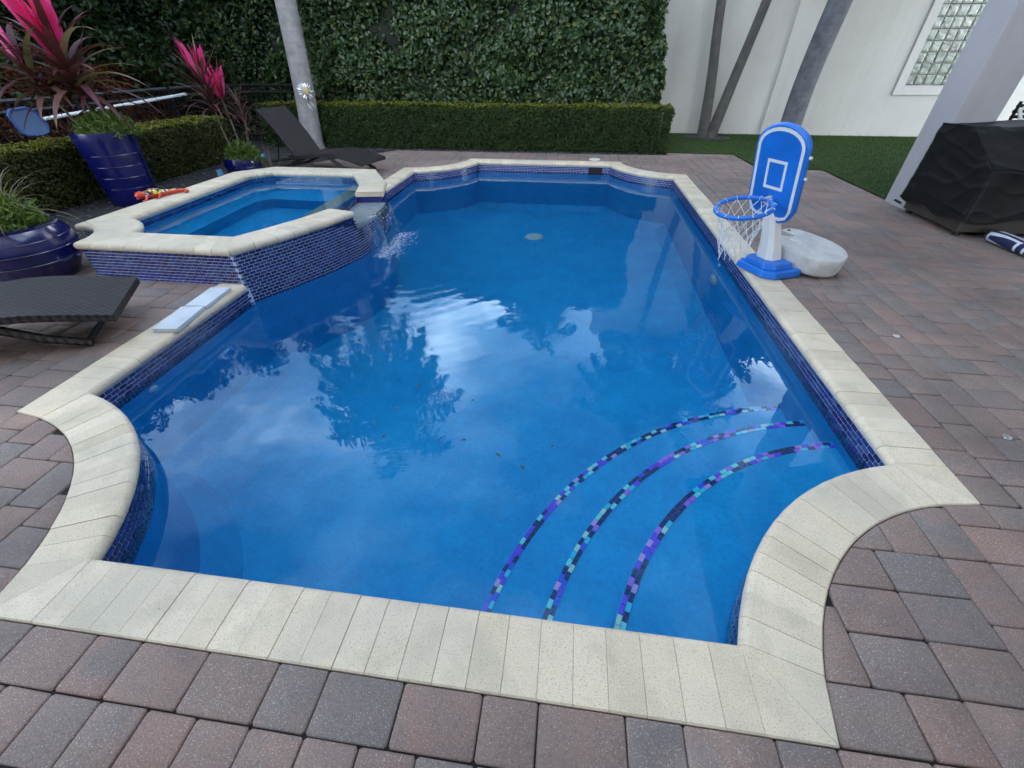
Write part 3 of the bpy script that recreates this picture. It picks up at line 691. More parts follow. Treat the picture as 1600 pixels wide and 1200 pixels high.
# pebbles scattered on the beds and round the palms
pb = MB()
def pebble(x, y, z, r):
    V = []; n = 6
    for i, (s, h) in enumerate(((.75, 0), (1, .45), (.55, .9))):
        for k in range(n): t = 6.283*k/n+i*.3; V.append((x+r*s*math.cos(t)*random.uniform(.8, 1.2), y+r*s*math.sin(t)*random.uniform(.75, 1.1), z+r*h*.7))
    pb.add(V, [(i*n+k, i*n+(k+1) % n, (i+1)*n+(k+1) % n, (i+1)*n+k) for i in range(2) for k in range(n)]+[tuple(range(2*n, 3*n))])
for i in range(2600):
    t = random.random()
    if t < .45: x, y = random.uniform(-4.6, 1.7), FARY+random.uniform(.02, .32)
    elif t < .75: x, y = random.uniform(-6.2, -4.42), random.uniform(2.95, 6.6)
    else: x, y = random.uniform(-6.3, -3.6), random.uniform(6.4, 8.9)
    pebble(x, y, -.018, random.uniform(.008, .026))
for i in range(420):
    a = random.uniform(0, 6.28); q = math.sqrt(random.random())*.42; pebble(2.92+q*math.cos(a)*1.2, 10.85+q*math.sin(a), .01, random.uniform(.015, .035))
tag(pb.build('pebbles', MAT['pebble'], smooth=True), 'dark pebbles scattered over the planting beds', 'pebbles', kind='stuff')

# ------------------------------------------------------------------ foliage tools
def unit(A): return A/np.maximum(np.linalg.norm(A, axis=1, keepdims=True), 1e-9)
def leaves(name, C, D, Nn, L, W, mat, parent=None, fold=.25, shape='oval'):
    """C centres, D leaf axes, Nn leaf normals, L length, W width: folded six-point leaves"""
    m = len(C); D = unit(D); S = unit(np.cross(D, Nn)); U = np.cross(S, D); L = np.broadcast_to(L, m)[:, None]; W = np.broadcast_to(W, m)[:, None]
    a, b2 = (.30, .72) if shape == 'oval' else (.25, .6)
    w1, w2 = (.42, .46) if shape == 'oval' else (.5, .34)
    P = [C-D*L*.5, C+D*L*.5-U*L*.08,
         C+D*L*(a-.5)+S*W*w1+U*W*fold, C+D*L*(b2-.5)+S*W*w2+U*W*fold*.8,
         C+D*L*(a-.5)-S*W*w1+U*W*fold, C+D*L*(b2-.5)-S*W*w2+U*W*fold*.8]
    V = np.stack(P, 1).reshape(-1, 3); base = np.arange(m)[:, None]*6
    Q = np.concatenate([base+np.array([[0, 1, 3, 2]]), base+np.array([[0, 4, 5, 1]])], 1).reshape(-1, 4)
    return npmesh(name, V, Q, mat, parent)
def rand_dir(m, bias, s=1.0): return unit(rng.normal(0, s, (m, 3))+np.array(bias))
def lump(P, sc, amp, seed=0):
    return np.array([mnoise.noise(Vector((p[0]*sc+seed, p[1]*sc, p[2]*sc))) for p in P])*amp
def hedge(name, x0, x1, y0, y1, z1, count, L, W, mat, label, faces='front top left right', depth=.10, lsc=2.2, lamp=.10, z0=0.0, shape='oval', cat='hedge', vis='front', core=.16, Lvar=.3, topmat=None):
    root = empty(name, ((x0+x1)/2, (y0+y1)/2, 0), label, cat); F = faces.split(); A = {}
    A['front'] = (x1-x0)*(z1-z0); A['back'] = A['front']; A['top'] = (x1-x0)*(y1-y0); A['left'] = A['right'] = (y1-y0)*(z1-z0); T = sum(A[f] for f in F)
    Cs = []; Ns = []
    for f in F:
        m = int(count*A[f]/T); u = rng.random(m); v = rng.random(m); d = rng.exponential(depth, m)
        if f in ('front', 'back'):
            nrm = np.array([0, -1 if f == 'front' else 1, 0.]); P = np.stack([x0+u*(x1-x0), np.full(m, y0 if f == 'front' else y1), z0+v*(z1-z0)], 1)
        elif f == 'top': nrm = np.array([0, 0, 1.]); P = np.stack([x0+u*(x1-x0), y0+v*(y1-y0), np.full(m, z1)], 1)
        else: nrm = np.array([-1. if f == 'left' else 1., 0, 0]); P = np.stack([np.full(m, x0 if f == 'left' else x1), y0+u*(y1-y0), z0+v*(z1-z0)], 1)
        P = P+nrm*(lump(P, lsc, lamp, 3)[:, None]+lump(P, lsc*3.1, lamp*.5, 9)[:, None]-d[:, None]+.03)
        Cs.append(P); Ns.append(np.repeat(nrm[None], m, 0))
    C = np.concatenate(Cs); Nn = np.concatenate(Ns); m = len(C)
    nn = unit(Nn*1.0+rng.normal(0, .55, (m, 3))+np.array([0, 0, .35])); D = unit(np.cross(nn, rng.normal(0, 1, (m, 3)))+Nn*.35+np.array([0, 0, .25]))
    put(tag(leaves('foliage', C, D, nn, L*rng.uniform(1-Lvar, 1+Lvar, m), W*rng.uniform(1-Lvar, 1+Lvar, m), mat, shape=shape), kind='stuff'), root)
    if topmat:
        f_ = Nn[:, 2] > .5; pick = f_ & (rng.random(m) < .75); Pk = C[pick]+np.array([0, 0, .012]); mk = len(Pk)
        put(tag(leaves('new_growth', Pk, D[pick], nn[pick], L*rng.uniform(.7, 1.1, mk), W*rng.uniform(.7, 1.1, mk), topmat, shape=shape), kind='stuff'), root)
    k = core; bb = MB(); bb.box(x0+k, x1-k, y0+k, y1-k, -.01, z1-k); put(bb.build('light_block_core', MAT['dark']), root)  # solid dark box inside the leaves, added to block light
    return root
G_TALL = leaf_mat('tall_hedge_leaf', (0.0217, 0.0502, 0.0139), (0.0372, 0.0770, 0.0214), (0.1008, 0.1272, 0.0232), .42, .2, .5)
G_LOW = leaf_mat('low_hedge_leaf', (0.0148, 0.0356, 0.0078), (0.0290, 0.0606, 0.0112), (0.0843, 0.1069, 0.0167), .5, .25, .3)
G_LEFT = leaf_mat('left_hedge_leaf', (0.0248, 0.0341, 0.0081), (0.0527, 0.0620, 0.0124), (0.1364, 0.1240, 0.0217), .5, .25, .3)
G_DARK = leaf_mat('dark_tree_leaf', (0.0126, 0.0297, 0.0119), (0.0274, 0.0558, 0.0179), (0.0843, 0.1116, 0.0223), .45, .2, .4)
G_RED = leaf_mat('croton_leaf', (0.0620, 0.0136, 0.0074), (0.1240, 0.0310, 0.0112), (0.1860, 0.0868, 0.0186), .45, .25, .4)
G_POT = leaf_mat('pot_shrub_leaf', (.07, .12, .025), (.14, .21, .045), (.26, .33, .08), .45, .3, .4)
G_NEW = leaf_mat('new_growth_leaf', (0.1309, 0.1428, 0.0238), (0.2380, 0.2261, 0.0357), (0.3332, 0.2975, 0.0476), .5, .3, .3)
hedge('tall_hedge', -5.3, 1.42, 9.45, 10.6, 3.3, 46000, .088, .058, G_TALL, 'tall dense hedge of round dark green leaves behind the low hedge', 'front top right', .16, 1.3, .26, z0=.1, Lvar=.45)
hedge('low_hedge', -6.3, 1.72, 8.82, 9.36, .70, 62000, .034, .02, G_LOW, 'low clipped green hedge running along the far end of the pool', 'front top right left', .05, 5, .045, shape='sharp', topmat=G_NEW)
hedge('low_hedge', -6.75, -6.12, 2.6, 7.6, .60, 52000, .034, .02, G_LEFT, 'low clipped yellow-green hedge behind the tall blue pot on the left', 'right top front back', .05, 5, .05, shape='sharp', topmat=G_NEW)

def strap(base, d, length, width, droop, segs=6, fold=.18, up=(0, 0, 1), twist=0):
    """curved folded strap leaf; returns V,F"""
    p = Vector(base); d = Vector(d).normalized(); V = []; n = segs
    for i in range(n+1):
        t = i/n; s = d.cross(Vector(up)); s = s.normalized() if s.length > 1e-3 else Vector((1, 0, 0)); nn = s.cross(d)
        w_ = width*.5*(math.sin(math.pi*min(1, .12+.88*t)**.75))**.8 if t < 1 else 0
        V += [p-s*w_+nn*w_*fold, p, p+s*w_+nn*w_*fold]
        p = p+d*length/n; d = (d+Vector((0, 0, -droop/n))).normalized()
    F = []
    for i in range(n): F += [(i*3, i*3+1, i*3+4, i*3+3), (i*3+1, i*3+2, i*3+5, i*3+4)]
    return V, F
def trunk_mat(name, c1, c2, ringsc=60):
    m, t, b = nodes(name); s = N(t, 'SeparateXYZ'); t.links.new(pos(t), s.inputs[0])
    z = math_(t, 'ADD', s.outputs[2], math_(t, 'MULTIPLY', noise(t, 4, 3), .05)); rg = math_(t, 'SINE', math_(t, 'MULTIPLY', z, ringsc))
    c = mixc(t, ramp(t, noise(t, 7, 5, .65), [(.3, 0), (.7, 1)]), c1, c2)
    c = mixc(t, ramp(t, rg, [(.8, 0), (1, .13)]), c, tuple(x*.5 for x in c1)); c = mixc(t, ramp(t, noise(t, 2.2, 4), [(.55, 0), (.75, .5)]), c, tuple(x*.45 for x in c1))
    t.links.new(c, b.inputs['Base Color']); b.inputs['Roughness'].default_value = .85
    bump(t, b, math_(t, 'ADD', math_(t, 'MULTIPLY', rg, .2), noise(t, 30, 5, .7)), .6, .012); return m
TR1 = trunk_mat('pale_palm_bark', (.19, .175, .17), (.29, .265, .26), 42); TR2 = trunk_mat('thin_palm_bark', (.05, .045, .04), (.095, .088, .08), 75); TR3 = trunk_mat('grey_palm_bark', (.08, .08, .09), (.15, .15, .165), 40)
G_PALM = leaf_mat('palm_leaflet', (.03, .06, .015), (.055, .10, .025), (.11, .12, .03), .4, .2, .4)
def palm(label, pts, rads, bark, crown_r, fronds=17, leafl=.55, seed=1, flare=True, group=None):
    random.seed(seed); base = pts[0]; root = empty('palm_tree', base, label, 'palm tree', group)
    P = [Vector(p) for p in pts]; path = []; rr = []
    for i in range(len(P)-1):
        for k in range(8):
            t = k/8; p0 = P[max(i-1, 0)]; p1 = P[i]; p2 = P[i+1]; p3 = P[min(i+2, len(P)-1)]
            path.append(.5*((2*p1)+(p2-p0)*t+(2*p0-5*p1+4*p2-p3)*t*t+(3*p1-p0-3*p2+p3)*t**3)); rr.append(rads[i]+(rads[i+1]-rads[i])*t)
    path.append(P[-1]); rr.append(rads[-1])
    if flare: rr[0] *= 1.18; rr[1] *= 1.05
    b = MB(); b.tube(path, rr, 18); put(b.build('trunk', bark, smooth=True), root)
    top = P[-1]; rach = MB(); VV = []; FF = []
    for f in range(fronds):
        az = 2*math.pi*(f*.382)+random.uniform(-.2, .2); el = R_(80-125*(f/fronds)**.9+random.uniform(-8, 8)); d = Vector((math.cos(az)*math.cos(el), math.sin(az)*math.cos(el), math.sin(el)))
        Ln = crown_r*random.uniform(.85, 1.12); p = top.copy(); seg = 15; q = []; dirs = []
        for i in range(seg+1): q.append(p.copy()); dirs.append(d.copy()); p = p+d*Ln/seg; d = (d+Vector((0, 0, -.125-.04*i/seg))).normalized()
        rach.tube(q, [.022*(1-i/seg*.8) for i in range(seg+1)], 5)
        for i in range(2, seg+1):
            for sgn in (-1, 1):
                for h in (0, .33, .67):
                    tt = (i+h)/seg
                    if tt > 1.02: continue
                    dd = dirs[i]; s = dd.cross(Vector((0, 0, 1))); s = s.normalized() if s.length > 1e-3 else Vector((1, 0, 0))
                    ld = (s*sgn+dd*.55+Vector((random.gauss(0, .25), random.gauss(0, .25), random.uniform(-.7, .35)))).normalized(); l = leafl*(math.sin(math.pi*min(1, .15+.8*tt)))**.6*random.uniform(.8, 1.1)
                    V, F = strap(q[i]+dd*h*Ln/seg, ld, l, .06, .8, 3, .1); bi = len(VV); VV += V; FF += [tuple(bi+k for k in ff) for ff in F]
    put(rach.build('frond_stems', G_PALM, smooth=True), root); put(tag(pyobj('fronds', VV, FF, G_PALM), kind='stuff'), root); return root
palm('stout pale palm with a metal flower on its trunk, left of the tall hedge', [(-5.25, 8.72, -.02), (-5.17, 8.75, .9), (-5.12, 8.8, 2.2), (-5.0, 8.8, 4.4), (-4.95, 8.8, 6.4)], [.20, .18, .175, .16, .12], TR1, 2.5, 38, .8, 3)
palm('thin palm leaning left, left one of the pair in front of the pale wall', [(2.84, 10.86, 0), (2.76, 10.88, 1.0), (2.6, 10.9, 2.3), (2.45, 11.0, 4.6), (2.45, 11, 7.2)], [.12, .10, .085, .075, .06], TR2, 2.0, 28, .65, 5)
palm('thin palm leaning right, right one of the pair in front of the pale wall', [(3.0, 10.84, 0), (3.19, 10.88, 1.0), (3.43, 10.9, 2.3), (3.83, 11.0, 4.6), (4.1, 11, 7.0)], [.12, .10, .085, .075, .06], TR2, 2.0, 28, .65, 8)
palm('thick dark grey palm behind the basketball backboard', [(4.52, 10.62, 0), (4.5, 10.6, 1.0), (4.58, 10.5, 2.3), (4.75, 10.5, 3.4), (4.9, 10.5, 4.4)], [.21, .2, .2, .18, .13], TR3, 1.7, 28, .55, 11)
palm('palm beyond the tall hedge whose crown shows only in the water reflection', [(-.9, 12.4, -.02), (-.9, 12.4, 2.5), (-.85, 12.4, 5.0)], [.15, .12, .1], TR2, 1.8, 26, .6, 13)
random.seed(21)
def tree(label, base, h, cr, count, L, W, mat, group=None, name='leafy_tree'):
    root = empty(name, base, label, 'tree', group); b = MB(); bx, by = base[:2]
    b.tube([(bx, by, -.1), (bx+.05, by, h*.35), (bx-.05, by+.05, h*.6)], [.16, .12, .08], 10)
    Cs = []
    k = 26
    for i in range(k):
        a = random.uniform(0, 6.28); q = math.sqrt(random.random()); zz = random.uniform(.12, 1); c = Vector((bx+cr*q*math.cos(a)*.85, by+cr*q*math.sin(a)*.85, h*zz))
        if i < 9: b.tube([(bx, by, h*.3), (Vector((bx, by, h*.35))+c)/2, c], [.06, .04, .012], 6)
        m = count//k; r = cr*random.uniform(.28, .5); P = unit(rng.normal(0, 1, (m, 3)))*(rng.random((m, 1))**.45)*r; Cs.append(P*np.array([1, 1, .8])+np.array(c))
    put(b.build('trunk', MAT['dark'], smooth=True), root); C = np.concatenate(Cs); m = len(C)
    nn = unit(rng.normal(0, .6, (m, 3))+np.array([0, 0, .7])); D = unit(np.cross(nn, rng.normal(0, 1, (m, 3))))
    put(tag(leaves('crown', C, D, nn, L*rng.uniform(.7, 1.3, m), W*rng.uniform(.7, 1.3, m), mat), kind='stuff'), root)
for i, (x, y, h, cr, lab) in enumerate([(-9.3, 5.2, 4.6, 1.5, 'dark leafy tree beyond the fence behind the large pink cordyline'), (-9.4, 8.0, 5.0, 1.7, 'dark leafy tree beyond the fence between the two cordylines'), (-7.6, 10.9, 5.2, 1.6, 'dark leafy tree behind the smaller pink cordyline'), (-5.9, 10.6, 4.4, 1.2, 'leafy tree directly behind the stout palm trunk'), (-11.5, 10.5, 6.5, 2.2, 'tall dark tree at the far left beyond the fence')]):
    tree(lab, (x, y, -.05), h, cr, 16000, .12, .075, G_DARK if i != 3 else G_TALL, 'trees beyond the fence')
hedge('tall_hedge', -10.6, -9.2, 1.5, 12.0, 3.6, 34000, .11, .07, G_DARK, 'tall dark green hedge far left beyond the croton shrubs', 'right top', .2, 1.1, .3)
hedge('tall_hedge', -9.2, -5.25, 10.0, 11.2, 3.7, 26000, .10, .065, G_DARK, 'tall dark hedge behind the fence corner, left of the stout palm', 'front top', .2, 1.2, .25)
hedge('croton_hedge', -8.75, -8.2, 3.4, 9.0, 1.3, 16000, .11, .035, G_RED, 'row of red-brown croton shrubs behind the black fence', 'right top', .10, 2.5, .14, shape='sharp', cat='shrub')

# ------------------------------------------------------------------ black fence
FEN = empty('fence', (-7.5, 9.4, 0), 'black metal picket fence behind the left hedge', 'fence')
def fence_run(p, q, railm='rail'):
    p, q = Vector(p), Vector(q); L = (q-p).length; d = (q-p)/L
    for z in (.12, .88, 1.0): b = MB(); b.tube([p+Vector((0, 0, z)), q+Vector((0, 0, z))], .024, 4); put(b.build('rail', MAT[railm]), FEN)
    k = int(L/.115)
    for i in range(k+1):
        c = p+d*(i*L/k)
        b = MB(); r = .03 if i % 16 == 0 else .0085; b.box(c.x-r, c.x+r, c.y-r, c.y+r, -.02, 1.04 if i % 16 == 0 else .99); put(b.build('post' if i % 16 == 0 else 'picket', MAT['black']), FEN)
fence_run((-7.5, 2.6, 0), (-7.5, 9.42, 0)); fence_run((-7.44, 9.42, 0), (-4.9, 9.42, 0), 'black')

# ------------------------------------------------------------------ neighbouring house with glass block window
NH = empty('neighbour_house', (7, 12, 0), 'pale stucco house wall with a tall glass block window at the far right', 'house')
WX0, WX1, WZ0, WZ1, WY = 6.86, 7.96, .95, 3.55, 11.5
b = MB()
b.box(1.0, 4.28, WY+.03, WY+.4, -.05, 5.3); b.box(4.28, WX0, WY, WY+.4, -.05, 5.3); b.box(WX1, 16, WY, WY+.4, -.05, 5.3); b.box(WX0, WX1, WY, WY+.4, -.05, WZ0); b.box(WX0, WX1, WY, WY+.4, WZ1, 5.3)
put(b.build('wall', MAT['wall']), NH)
b = MB(); b.box(4.26, 4.36, WY-.014, WY+.02, -.02, 5.25); put(b.build('wall_strip', MAT['wall']), NH)
WIN = empty('window', (WX0, WY, WZ0)); WIN.parent = NH; WIN.matrix_parent_inverse = Matrix.Translation(-Vector(NH.location))
def putw(o): o.parent = WIN; o.matrix_parent_inverse = Matrix.Translation(-Vector((WX0, WY, WZ0))); return o
t_ = .17
b = MB(); b.box(WX0-t_, WX0, WY-.035, WY+.1, WZ0-t_, WZ1+t_); b.box(WX1, WX1+t_, WY-.035, WY+.1, WZ0-t_, WZ1+t_); b.box(WX0, WX1, WY-.035, WY+.1, WZ0-t_, WZ0); b.box(WX0, WX1, WY-.035, WY+.1, WZ1, WZ1+t_); putw(b.build('frame', MAT['trim'], bevel=.006))
def gblock_mat():
    m, t, b = nodes('glass_block'); uv = N(t, 'TexCoord').outputs['Object']
    s = N(t, 'SeparateXYZ'); t.links.new(uv, s.inputs[0])
    c = mixc(t, ramp(t, noise(t, 14, 2, .5), [(.35, 0), (.65, 1)]), (.20, .225, .175), (.33, .36, .29)); t.links.new(c, b.inputs['Base Color'])
    b.inputs['Roughness'].default_value = .12; b.inputs['Transmission Weight'].default_value = .15; bump(t, b, noise(t, 14, 1), .4, .015); return m
GB = gblock_mat(); gs = .1833; me = None
b = MB(); b.box(WX0, WX1, WY+.09, WY+.12, WZ0, WZ1); putw(b.build('mortar', MAT['trim']))
for i in range(6):
    for j in range(14):
        if me is None:
            bb = MB(); h = gs/2-.0075; bb.box(-h, h, -.04, .03, -h, h); bb.box(-h*.8, h*.8, -.047, -.03, -h*.8, h*.8); o = bb.build('glass_block', GB, bevel=.008); me = o.data
        else: o = link('glass_block', me); md = o.modifiers.new('bevel', 'BEVEL'); md.width = .008; md.segments = 2
        o.location = (WX0+gs*(i+.5), WY+.08, WZ0+gs*(j+.5)+.02*0); putw(o)
b = MB(); b.box(1.3, 16.4, WY-.45, WY+5, 5.3, 5.5); put(b.build('roof', MAT['roof']), NH)

# ------------------------------------------------------------------ own house: covered patio on the right
HO = empty('patio_house', (5, 3, 0), 'house with a lavender-grey column carrying the covered patio roof on the right', 'house')
b = MB(); b.box(3.97, 4.38, 5.38, 5.80, -.02, 5.55); put(b.build('column', MAT['col'], bevel=.008), HO)
b = MB(); b.box(3.93, 4.42, -5, 5.84, 5.55, 5.995); put(b.build('beam', MAT['col'], bevel=.01), HO)
b = MB(); b.box(4.42, 6.6, -5, 5.80, 5.9, 5.985); put(b.build('patio_ceiling', MAT['trim']), HO)
b = MB(); b.box(6.6, 9.0, -5, 7.6, -.02, 6.0); put(b.build('wall', MAT['wall']), HO)  # patio back wall; its far end is added to block low sun
b = MB(); b.box(-7, 4.0, -6, -2.6, -.02, 6.0); put(b.build('rear_sky_blocker', MAT['wall']), HO)  # unseen wing behind the camera, added to block part of the sky
b = MB(); b.box(-7.6, 3.15, -6.4, -1.9, 6.0, 6.18); put(b.build('rear_blocker_roof', MAT['roof']), HO)  # unseen roof over the added sky-blocking wing
b = MB(); b.add([(3.15, -5.6, 6.0), (9.2, -5.6, 6.0), (9.6, 8.2, 6.0), (3.15, 6.4, 6.0), (3.15, -5.6, 6.18), (9.2, -5.6, 6.18), (9.6, 8.2, 6.18), (3.15, 6.4, 6.18), (6.2, -2.8, 7.3), (6.2, 3.6, 7.3)],
    [(3, 2, 1, 0), (0, 1, 5, 4), (1, 2, 6, 5), (2, 3, 7, 6), (3, 0, 4, 7), (4, 5, 8), (5, 6, 9, 8), (6, 7, 9), (7, 4, 8, 9)]); put(b.build('roof', MAT['roof']), HO)

# ------------------------------------------------------------------ blue pots and their plants
def pot(loc, prof, bands, label):
    b = MB(); b.lathe(prof, loc, 44); o = empty('glazed_pot', loc, label, 'plant pot'); put(b.build('body', MAT['pot'], smooth=True), o); rim = prof[-3]
    for r, z in bands: q = MB(); q.torus((loc[0], loc[1], loc[2]+z), r-.001, .004, 44, 6); put(q.build('ridge', MAT['pot'], smooth=True), o)
    return o
def tallprof(rb, rm, rt, h): return [(0, 0), (rb, 0), (rb+.012, .02)] + [(rb+(rm-rb)*math.sin(t*math.pi/2)**.9 if t < 1 else rm, .02+(h*.62)*t) for t in (.25, .5, .75, 1)] + [(rt+.006, h*.9), (rt, h), (rt-.03, h), (rt-.035, h-.06), (0, h-.07)]
PM = (-5.54, 4.68, -.018); PLt = (-4.36, 2.44, -.006); PR = (-4.86, 5.98, -.018)
pot(PM, tallprof(.25, .285, .30, .79), [(.282, .32), (.287, .44), (.291, .56), (.297, .68), (.268, .2)], 'tall cobalt blue glazed pot beside the orange lizard')
pot(PLt, [(0, 0), (.24, 0), (.255, .02), (.31, .12), (.345, .22), (.35, .28), (.325, .36), (.295, .41), (.30, .43), (.265, .43), (.26, .37), (0, .36)], [(.332, .17), (.352, .26), (.335, .335)], 'squat cobalt blue glazed pot at the left end of the spa')
pot(PR, [(0, 0), (.19, 0), (.205, .02), (.235, .12), (.25, .22), (.24, .29), (.235, .31), (.21, .31), (.205, .27), (0, .26)], [(.25, .2)], 'small cobalt blue pot behind the spa beside the far lounger')
def bush(name, c, rx, ry, rz, count, L, W, mat, label, up=.4, cat='plant'):
    root = empty(name, c, label, cat); P = unit(rng.normal(0, 1, (count, 3)))*(rng.random((count, 1))**.4); P[:, 2] = np.abs(P[:, 2]); nn = unit(P+np.array([0, 0, .5])+rng.normal(0, .4, (count, 3))); D = unit(P*1.0+rng.normal(0, .6, (count, 3))+np.array([0, 0, up]))
    put(tag(leaves('foliage', P*np.array([rx, ry, rz])+np.array(c), D, nn, L*rng.uniform(.6, 1.3, count), W*rng.uniform(.7, 1.2, count), mat, shape='sharp'), kind='stuff'), root)
    b = MB()
    for i in range(14): a = random.uniform(0, 6.28); q = random.uniform(.3, .9); b.tube([c, (c[0]+rx*q*math.cos(a), c[1]+ry*q*math.sin(a), c[2]+rz*.7)], [.006, .003], 5)
    put(b.build('stems', MAT['stem']), root); return root
bush('bushy_plant', (PM[0]+.05, PM[1]+.05, .73), .33, .31, .25, 2200, .075, .018, G_POT, 'feathery green plant spilling over the tall blue pot')
bush('bushy_plant', (PLt[0], PLt[1], .37), .27, .27, .28, 900, .09, .02, G_POT, 'green plant with narrow leaves in the squat blue pot')
bush('bushy_plant', (PR[0]+.05, PR[1], .25), .27, .22, .26, 1300, .06, .024, G_POT, 'bright green leafy plant in the small blue pot')
PINK = leaf_mat('pink_cordyline', (.5, .018, .14), (.72, .045, .25), (.8, .12, .36), .4, .35, .4)
MAROON = leaf_mat('maroon_cordyline', (.05, .014, .022), (.10, .025, .035), (.2, .10, .075), .4, .25, .4)
BRONZE = leaf_mat('bronze_straps', (.10, .085, .05), (.17, .13, .09), (.25, .19, .14), .5, .25, .3)
def cordyline(label, base, stems, seed, wd_=.11, spw=1.0):
    """stems: (path to the head, pink leaves, dark leaves, leaf length)"""
    random.seed(seed); root = empty('cordyline', base, label, 'plant')
    for path, np_, nd, ln in stems:
        b = MB(); b.tube(path, [.016, .014, .010][:len(path)] if len(path) <= 3 else .013, 7); put(b.build('stem', MAT['stem'], smooth=True), root)
        top = Vector(path[-1]); ax = (top-Vector(path[-2])).normalized()
        for i in range(np_):
            az = i*2.4; sp = .1+.32*random.random(); d = (ax+Vector((math.cos(az)*sp, math.sin(az)*sp, .1))).normalized(); V, F = strap(top-ax*.02*random.random(), d, ln*random.uniform(.65, 1), ln*.2, .25, 6, .35, up=(math.sin(az), -math.cos(az), .2)); put(pyobj('leaf', V, F, PINK, smooth=True), root)
        for i in range(nd):
            az = i*2.4+1; t = i/nd; sp = (.4+1.2*t)*spw; d = (ax*(1-.5*t)+Vector((math.cos(az)*sp, math.sin(az)*sp, .12-.25*t))).normalized(); V, F = strap(top-ax*(.03+.36*t), d, ln*random.uniform(.8, 1.3), ln*wd_, .7+1.1*random.random(), 8, .25); put(pyobj('leaf', V, F, MAROON if random.random() < .8 else BRONZE, smooth=True), root)
    return root
def ww(u, v, y): # point on the vertical plane y
    d = AX.T @ np.array([(u-800)/FPX, (v-600)/FPX, 1]); return tuple(CAM+(y-CAM[1])/d[1]*d)
h1 = ww(93, 88, 4.75); h2 = ww(30, 95, 4.6); h3 = ww(120, 130, 4.9)
cordyline('large cordyline with bright pink top leaves and long maroon straps in the tall blue pot', (PM[0], PM[1], .70), [([(PM[0], PM[1], .68), (-5.6, 4.74, .95), h1], 15, 46, .72), ([(PM[0]-.05, PM[1]-.05, .68), (-5.75, 4.6, .9), h2], 2, 30, .62), ([(PM[0]+.05, PM[1]+.08, .68), (-5.5, 4.9, .85), h3], 1, 24, .55)], 4)
k1 = ww(318, 126, 6.0); k2 = ww(345, 150, 6.05); k3 = ww(375, 165, 6.15)
cordyline('smaller cordyline with two pink leaf tufts in the small blue pot', (PR[0], PR[1], .25), [([(PR[0]-.06, PR[1], .25), ww(348, 205, 5.98), k1], 8, 60, .52), ([(PR[0]+.02, PR[1]+.05, .25), ww(365, 200, 6.03), k2], 12, 10, .42), ([(PR[0]+.06, PR[1]+.1, .25), ww(385, 200, 6.1), k3], 0, 34, .36)], 9, .065, .62)
def grass(label, base, n, ln, mat, seed):
    random.seed(seed); root = empty('strap_grass', base, label, 'plant')
    for i in range(n):
        az = random.uniform(0, 6.28); el = random.uniform(.5, 1.35); V, F = strap(Vector(base)+Vector((math.cos(az)*.04, math.sin(az)*.04, 0)), (math.cos(az)*math.cos(el), math.sin(az)*math.cos(el), math.sin(el)), ln*random.uniform(.7, 1.1), .016, 1.5+random.random(), 8, .2); put(pyobj('blade', V, F, mat, smooth=True), root)
grass('clump of arching bronze grass blades in the squat blue pot', (PLt[0]-.10, PLt[1]+.06, .38), 46, .62, BRONZE, 5)
grass('clump of arching bronze blades between the small pot and the far lounger', (-4.72, 6.42, -.018), 34, .52, BRONZE, 6)
random.seed(31)
for (u, v, z), lab in (((343, 268, .06), 'small light blue wedge left of the small blue pot'), ((411, 243, .18), 'small light blue wedge right of the small blue pot')):
    p = back(u, v, z); b = MB(); b.add([(-.035, -.03, -z if z < .1 else -.035), (.04, -.03, -z if z < .1 else -.03), (.04, .03, -z if z < .1 else -.03), (-.035, .03, -z if z < .1 else -.035), (-.03, -.025, .02), (.025, -.03, .035), (.025, .03, .035), (-.03, .025, .02)], [(3, 2, 1, 0), (4, 5, 6, 7), (0, 1, 5, 4), (1, 2, 6, 5), (2, 3, 7, 6), (3, 0, 4, 7)])
    o = b.build('plastic_wedge', MAT['lblue'], bevel=.006); o.location = p; tag(o, lab, 'wedge')

# ------------------------------------------------------------------ basketball hoop
HB = empty('basketball_hoop', (1.70, 3.30, 0), 'blue and white poolside basketball hoop standing on the right coping', 'basketball hoop')
yaw, tilt = -1.106, .20
hr = Vector((math.cos(yaw), math.sin(yaw), 0)); hn = Vector((math.sin(yaw), -math.cos(yaw), 0)); hu = Vector((hn.x*math.sin(tilt), hn.y*math.sin(tilt), math.cos(tilt))); hf = hr.cross(hu)*-1
if hf.dot(hn) < 0: hf = -hf
BO = Vector((1.615, 3.395, .385))
def bp(s, t, d=0): return BO+hr*s+hu*t+hf*d
def board_outline(ins=0):
    a = .236-ins; P = [(-.12, ins), (.12, ins), (.185-ins*.3, .03+ins*.8), (a, .115)]
    P += [(a, .545)]
    for k in range(1, 12):
        t = math.pi*k/12; P.append((a*math.cos(t), .545+(.155-ins)*math.sin(t)))
    P += [(-a, .545), (-a, .115), (-.185+ins*.3, .03+ins*.8)]; return P
def board_solid(P, d0, d1):
    m = len(P); V = [bp(s, t, d0) for s, t in P]+[bp(s, t, d1) for s, t in P]
    return V, [tuple(range(m))[::-1], tuple(range(m, 2*m))]+[(i, (i+1) % m, m+(i+1) % m, m+i) for i in range(m)]
b = MB(); b.add(*board_solid(board_outline(), -.045, 0)); BB = put(b.build('backboard', MAT['blue'], bevel=.018), HB)
autos(BB, 30)
